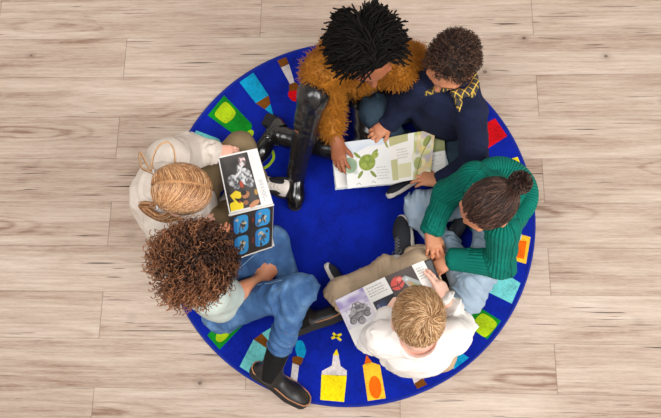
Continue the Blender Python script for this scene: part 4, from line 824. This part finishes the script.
def page(name, parent, cor, art, thick, bulge=.006, curl=0, mat=None):
    """cor: the page's corners A (u0 v0), B (u1 v0), C (u1 v1), D (u0 v1); a block of paper of the given thickness under the print"""
    a, b, c, d = [A(*x) for x in cor]; n, m = art.u.shape; u, v = np.meshgrid(np.linspace(0, 1, n), np.linspace(0, 1, m), indexing='ij')
    nn = nrm(np.cross(b - a, d - a)); nn = nn if nn[2] > 0 else -nn; u_, v_ = u[..., None], v[..., None]
    S = (a * (1 - u_) + b * u_) * (1 - v_) + (d * (1 - u_) + c * u_) * v_ + nn * (bulge * np.sin(math.pi * u) + curl * (2 * np.abs(u - .5)) ** 3 * (u > .5))[..., None]
    B = S - nn * thick; idx = np.arange(n * m).reshape(n, m); q = np.stack([idx[:-1, :-1], idx[1:, :-1], idx[1:, 1:], idx[:-1, 1:]], -1).reshape(-1, 4)
    if np.cross(b - a, d - a) @ nn < 0: q = q[:, ::-1]
    ring = np.concatenate([idx[:, 0], idx[-1, 1:], idx[-2::-1, -1], idx[0, -2:0:-1]]); r2 = np.roll(ring, -1); sides = np.stack([ring, r2, r2 + n * m, ring + n * m], 1)
    fs = np.concatenate([q, q[:, ::-1] + n * m, sides]); mi = np.r_[np.zeros(len(q)), np.ones(len(q) + len(sides))].astype(int)
    col = np.concatenate([art.c.reshape(-1, 3)] * 2)
    return make(name, np.concatenate([S.reshape(-1, 3), B.reshape(-1, 3)]), fs, [PRINT, mat or PAPER], parent, midx=mi, attrs={'print': col}, smooth=False)
def cover(parent, quads, drop, over, mat, thick=.003):
    ops = []
    for cor in quads:
        a, b, c, d = [A(*x) for x in cor]; ctr = (a + b + c + d) / 4; e1 = nrm(b - a + c - d); nn = nrm(np.cross(e1, d - a + c - b)); nn = nn if nn[2] > 0 else -nn; e2 = np.cross(nn, e1); R = np.stack([e1, e2, nn])
        hx, hy = np.abs((np.array([a, b, c, d]) - ctr) @ e1).mean() + over, np.abs((np.array([a, b, c, d]) - ctr) @ e2).mean() + over
        ops.append(('u', box(ctr - nn * drop, A(hx, hy, thick / 2 + .001), R, .0015), .002))
    v, f = solidify(ops, .003); make('cover', v, f, mat, parent)

# picture book with the turtle
def turtle_book():
    L = Art(150, 150, (238, 238, 236)); L.put((L.v < .30 - .22 * L.u + .03 * np.sin(L.u * 9)) & (L.u < .98), (206, 218, 232), .9); L.wash(L.v < .3 - .2 * L.u, (226, 232, 238), .8, .2)
    L.oval(.10, .52, .15, .17, (150, 172, 140), .95); L.wash((L.u < .26) & (L.v > .33) & (L.v < .72), (118, 150, 122), .5, .1)
    g, dg = (164, 178, 84), (136, 152, 72)
    L.oval(.47, .50, .185, .17, g, 1, -.6)
    for cu, cv, an in ((.27, .32, .8), (.66, .30, -.7), (.30, .74, -.9), (.58, .76, .9)): L.oval(cu, cv, .095, .035, dg, 1, an)
    L.oval(.66, .36, .085, .062, (168, 178, 92), 1, -.7)
    L.oval(.47, .50, .15, .135, (176, 188, 96), .9, -.6); L.wash(np.hypot((L.u - .47) / .18, (L.v - .5) / .165) < 1, (124, 146, 60), .75, .06, 3)
    for k in range(5): a = k * 1.257; L.line([(.47, .50), (.47 + .15 * math.cos(a), .5 + .14 * math.sin(a))], .006, (120, 140, 66), .7)
    L.oval(.685, .345, .012, .012, (50, 54, 30)); L.poly([(.86, .02), (.93, .06), (.98, .24), (.92, .2)], (150, 152, 66), .95); L.text(.66, .62, .95, 5, .06, a=.45)
    for x in (.2, .52): L.line([(x, .95), (x + .04, .91), (x + .09, .95)], .007, (120, 126, 110), .8)
    R = Art(150, 150, (240, 238, 232)); ol = (186, 184, 122)
    R.put((R.v < .20 - .1 * R.u) & (R.u < .42), ol, .9); R.put((R.u < .17) & (R.v > .5) & (R.v < .95), ol, .85); R.put((R.u > .17) & (R.u < .5) & (R.v > .62) & (R.v < .92), (214, 210, 160), .8); R.text(.16, .30, .46, 4, .06, a=.5)
    R.put((R.u > .56 + .05 * np.sin(R.v * 9)), (222, 220, 190), .8); R.wash(R.u > .55, (180, 186, 104), .9, .13, 2); R.wash(R.u > .6, (176, 160, 196), .7, .11, 7); R.wash(R.u > .62, (236, 206, 120), .6, .09, 11)
    R.oval(.66, .66, .10, .13, (150, 164, 80), .8); R.oval(.84, .22, .07, .12, (132, 148, 66), .9, .5); R.line([(.62, .95), (.74, .5), (.92, .15)], .012, (108, 96, 60), .7)
    U = Art(60, 60, (236, 234, 230)); E = Art(60, 90, (238, 236, 230)); E.put(E.v < .5, (150, 156, 84), .85); E.wash(E.v < .5, (96, 110, 52), .8, .16); E.text(.3, .58, .95, 6, .05, a=.5)
    o = empty('book', (*P(390, 160, 0)[:2], 0.16)); tag(o, 'open picture book with a green turtle on its left page', 'book')
    lower = [P(331, 144.5, .185), P(388.6, 138.4, .180), P(393, 184, .180), P(336.5, 188, .185)]; right = [P(388.6, 138.4, .180), P(444, 131, .19), P(446, 170, .19), P(393, 184, .180)]
    page('page_block', o, lower, U, .007, .004); page('page_block', o, right, E, .007, .004)
    page('page', o, [P(343, 142.5, .216), P(388.6, 137.7, .188), P(393, 183.2, .188), P(348, 188.5, .216)], L, .0006, .006)
    page('page', o, [P(388.6, 137.7, .188), P(435.3, 129.5, .222), P(430, 178, .215), P(393, 183.2, .188)], R, .0006, .008)
    cover(o, [lower, right], .010, .003, plain('turtle_cover', lin(196, 206, 214), .4))
turtle_book()
def science_book():
    L = Art(170, 150, (226, 224, 220)); ph = (L.u < .56) & (L.v < .66); L.put(ph, (208, 202, 214)); L.put(ph & (L.v < .22), (150, 132, 186)); L.put(ph & (L.v > .22) & (L.v < .3), (178, 166, 200), .8); L.wash(ph, (236, 234, 238), .7, .14)
    L.poly([(.10, .44), (.20, .30), (.34, .25), (.47, .33), (.49, .46), (.40, .52), (.14, .56)], (168, 162, 164)); L.wash(ph & (L.v > .28) & (L.v < .56) & (L.u > .1) & (L.u < .5), (108, 102, 106), .8, .045, 4)
    L.line([(.20, .32), (.27, .22), (.36, .22), (.44, .33)], .010, (98, 92, 98)); L.line([(.12, .46), (.30, .42), (.48, .44)], .012, (84, 78, 82)); L.line([(.24, .28), (.4, .36)], .008, (92, 88, 92)); L.rect(.27, .29, .37, .36, (92, 88, 94)); L.oval(.31, .25, .03, .035, (120, 112, 110))
    for cu, cv, r in ((.15, .535, .062), (.29, .585, .07), (.43, .50, .06), (.475, .44, .04)): L.oval(cu, cv, r, r * 1.15, (92, 88, 90)); L.oval(cu + .01, cv, r * .62, r * .72, (150, 146, 146)); L.oval(cu + .01, cv, r * .3, r * .36, (110, 106, 108))
    L.put(ph & (L.v > .58), (190, 184, 190), .35)
    L.text(.60, .07, .96, 4, .055, (110, 108, 108), .6); L.text(.24, .76, .54, 4, .05, (110, 108, 108), .6)
    d = (L.u > .60) & (L.v > .36); L.put(d, (34, 34, 44)); L.oval(.74, .52, .12, .16, (58, 74, 118), .9, soft=.9); L.line([(.74, .9), (.74, .70), (.78, .58), (.84, .56), (.88, .66), (.89, .86)], .012, (206, 210, 222), .9); L.line([(.68, .9), (.94, .86)], .012, (150, 156, 172), .9); L.oval(.66, .48, .03, .04, (96, 104, 140), .8)
    R = Art(130, 150, (234, 231, 226)); k = (R.u < .70) & (R.v < .82); R.put(k, (58, 48, 46)); R.wash(k, (82, 66, 58), .6, .2)
    R.oval(.21, .22, .18, .125, (206, 74, 62), 1, -.3); R.line([(.04, .25), (.2, .27), (.39, .2)], .013, (92, 30, 30)); R.line([(.27, .10), (.2, .25), (.24, .38)], .012, (92, 30, 30)); R.oval(.28, .16, .06, .04, (232, 128, 112), .8)
    R.poly([(.34, .16), (.46, .14), (.70, .36), (.70, .56), (.52, .54), (.40, .34)], (176, 180, 178), .75); R.oval(.50, .36, .07, .15, (190, 140, 66), .85, -.7, .7); R.oval(.60, .44, .06, .15, (92, 156, 76), .9, -.7, .7); R.oval(.45, .22, .07, .05, (206, 214, 222), .8, soft=.8)
    R.text(.75, .10, .97, 5, .055, (120, 118, 116), .6); R.put((R.u > .7) & (R.v > .55), (214, 190, 178), .6)
    o = empty('book', (*P(385, 300, 0)[:2], .2)); tag(o, 'open science book with a purple buggy photo held by the blond child', 'book')
    le = [P(335, 300.5, .245), P(384.5, 277, .262), P(409, 322, .262), P(355.5, 346, .245)]; ri = [P(384.5, 277, .262), P(423.5, 260.5, .30), P(446, 304, .30), P(409, 322, .262)]
    page('page_block', o, le, L, .007, .006); page('page_block', o, ri, R, .007, .005)
    cover(o, [le, [ri[0], P(429, 260, .303), P(452, 304, .303), ri[3]]], .011, .002, plain('black_cover', lin(24, 22, 24), .35))
science_book()
def robot_book():
    U = Art(130, 170, (232, 230, 228)); k = (U.u < .74) & (U.v > .03) & (U.v < .97) & (U.u > .03); U.put(k, (46, 42, 40)); U.wash(k, (78, 72, 68), .7, .2)
    for cu, cv, ru, rv, c in ((.56, .17, .09, .09, (238, 206, 206)), (.44, .30, .05, .09, (222, 220, 220)), (.24, .46, .13, .10, (206, 208, 210)), (.56, .44, .14, .15, (220, 222, 224)), (.40, .40, .07, .06, (176, 180, 186)), (.62, .56, .10, .08, (190, 192, 196)), (.30, .58, .07, .05, (150, 154, 160))):
        U.oval(cu, cv, ru, rv, c, .95); U.wash(np.hypot((U.u - cu) / ru, (U.v - cv) / rv) < 1, (60, 58, 60), .9, .045, cu * 9)
    U.line([(.56, .2), (.46, .34), (.3, .42)], .022, (212, 212, 214)); U.line([(.5, .3), (.62, .42)], .018, (198, 198, 202)); U.oval(.42, .56, .045, .06, (186, 76, 50), .9)
    U.poly([(.10, .70), (.26, .64), (.38, .70), (.34, .78), (.18, .82)], (236, 206, 44)); U.poly([(.06, .84), (.24, .80), (.36, .88), (.34, .97), (.05, .97)], (240, 212, 36)); U.poly([(.18, .76), (.34, .80), (.26, .86)], (44, 38, 36))
    U.oval(.46, .75, .09, .055, (176, 118, 78), 1, -.3); U.oval(.42, .71, .07, .04, (40, 32, 30)); U.oval(.60, .93, .13, .045, (196, 136, 94), 1, -.3); U.oval(.42, .88, .06, .04, (150, 96, 62)); U.oval(.70, .74, .04, .05, (200, 150, 60), .7); U.rect(.28, .83, .31, .87, (200, 40, 40))
    U.text(.06, .79, .34, 2, .03, (130, 130, 132), .6, vert=True); U.text(.55, .80, .94, 4, .032, (120, 120, 122), .6, vert=True)
    Lw = Art(140, 150, (40, 34, 34)); Lw.wash(Lw.u < 2, (58, 50, 48), .6, .3)
    for cu, cv in ((.26, .26), (.76, .23), (.26, .74), (.76, .70)):
        d = np.maximum(np.abs(Lw.u - cu) / .17, np.abs(Lw.v - cv) / .20) ; sq = (np.abs((Lw.u - cu) / .17) ** 4 + np.abs((Lw.v - cv) / .205) ** 4) < 1; Lw.put(sq, (52, 150, 214)); Lw.put(sq & (Lw.u < cu - .09), (34, 112, 186), .8)
        for k in range(9): a, b = rng.normal(0, .045), rng.normal(0, .075); Lw.oval(cu + a, cv + b, .034, .034, ((196, 186, 160), (96, 86, 80), (150, 150, 156), (58, 54, 60))[k % 4])
        Lw.line([(cu - .04, cv + .13), (cu, cv - .02), (cu + .05, cv + .13)], .013, (70, 64, 66)); Lw.text(cu - .235, cv - .04, cu - .19, 3, .045, (196, 60, 56), .8)
    o = empty('book', (*P(246, 206, 0)[:2], .2)); tag(o, 'open robot book with four blue pictures on a black page', 'book')
    up = [P(217.7, 157, .285), P(257, 148.3, .285), P(273, 203.5, .255), P(229.3, 213.5, .255)]; lo = [P(229.5, 216.5, .250), P(273.2, 206, .250), P(271.8, 246.5, .31), P(231.5, 260.5, .31)]
    page('page_block', o, up, U, .008, .003); page('page_block', o, lo, Lw, .008, .003)
    v, f = solidify([('u', cone(P(229.5, 215, .250), P(273, 204.8, .250), .005, .005), 0)], .0025); make('gutter', v, f, PAPER, o)
    cover(o, [up, lo], .012, -.010, plain('robot_cover', lin(206, 204, 204), .4))
robot_book()
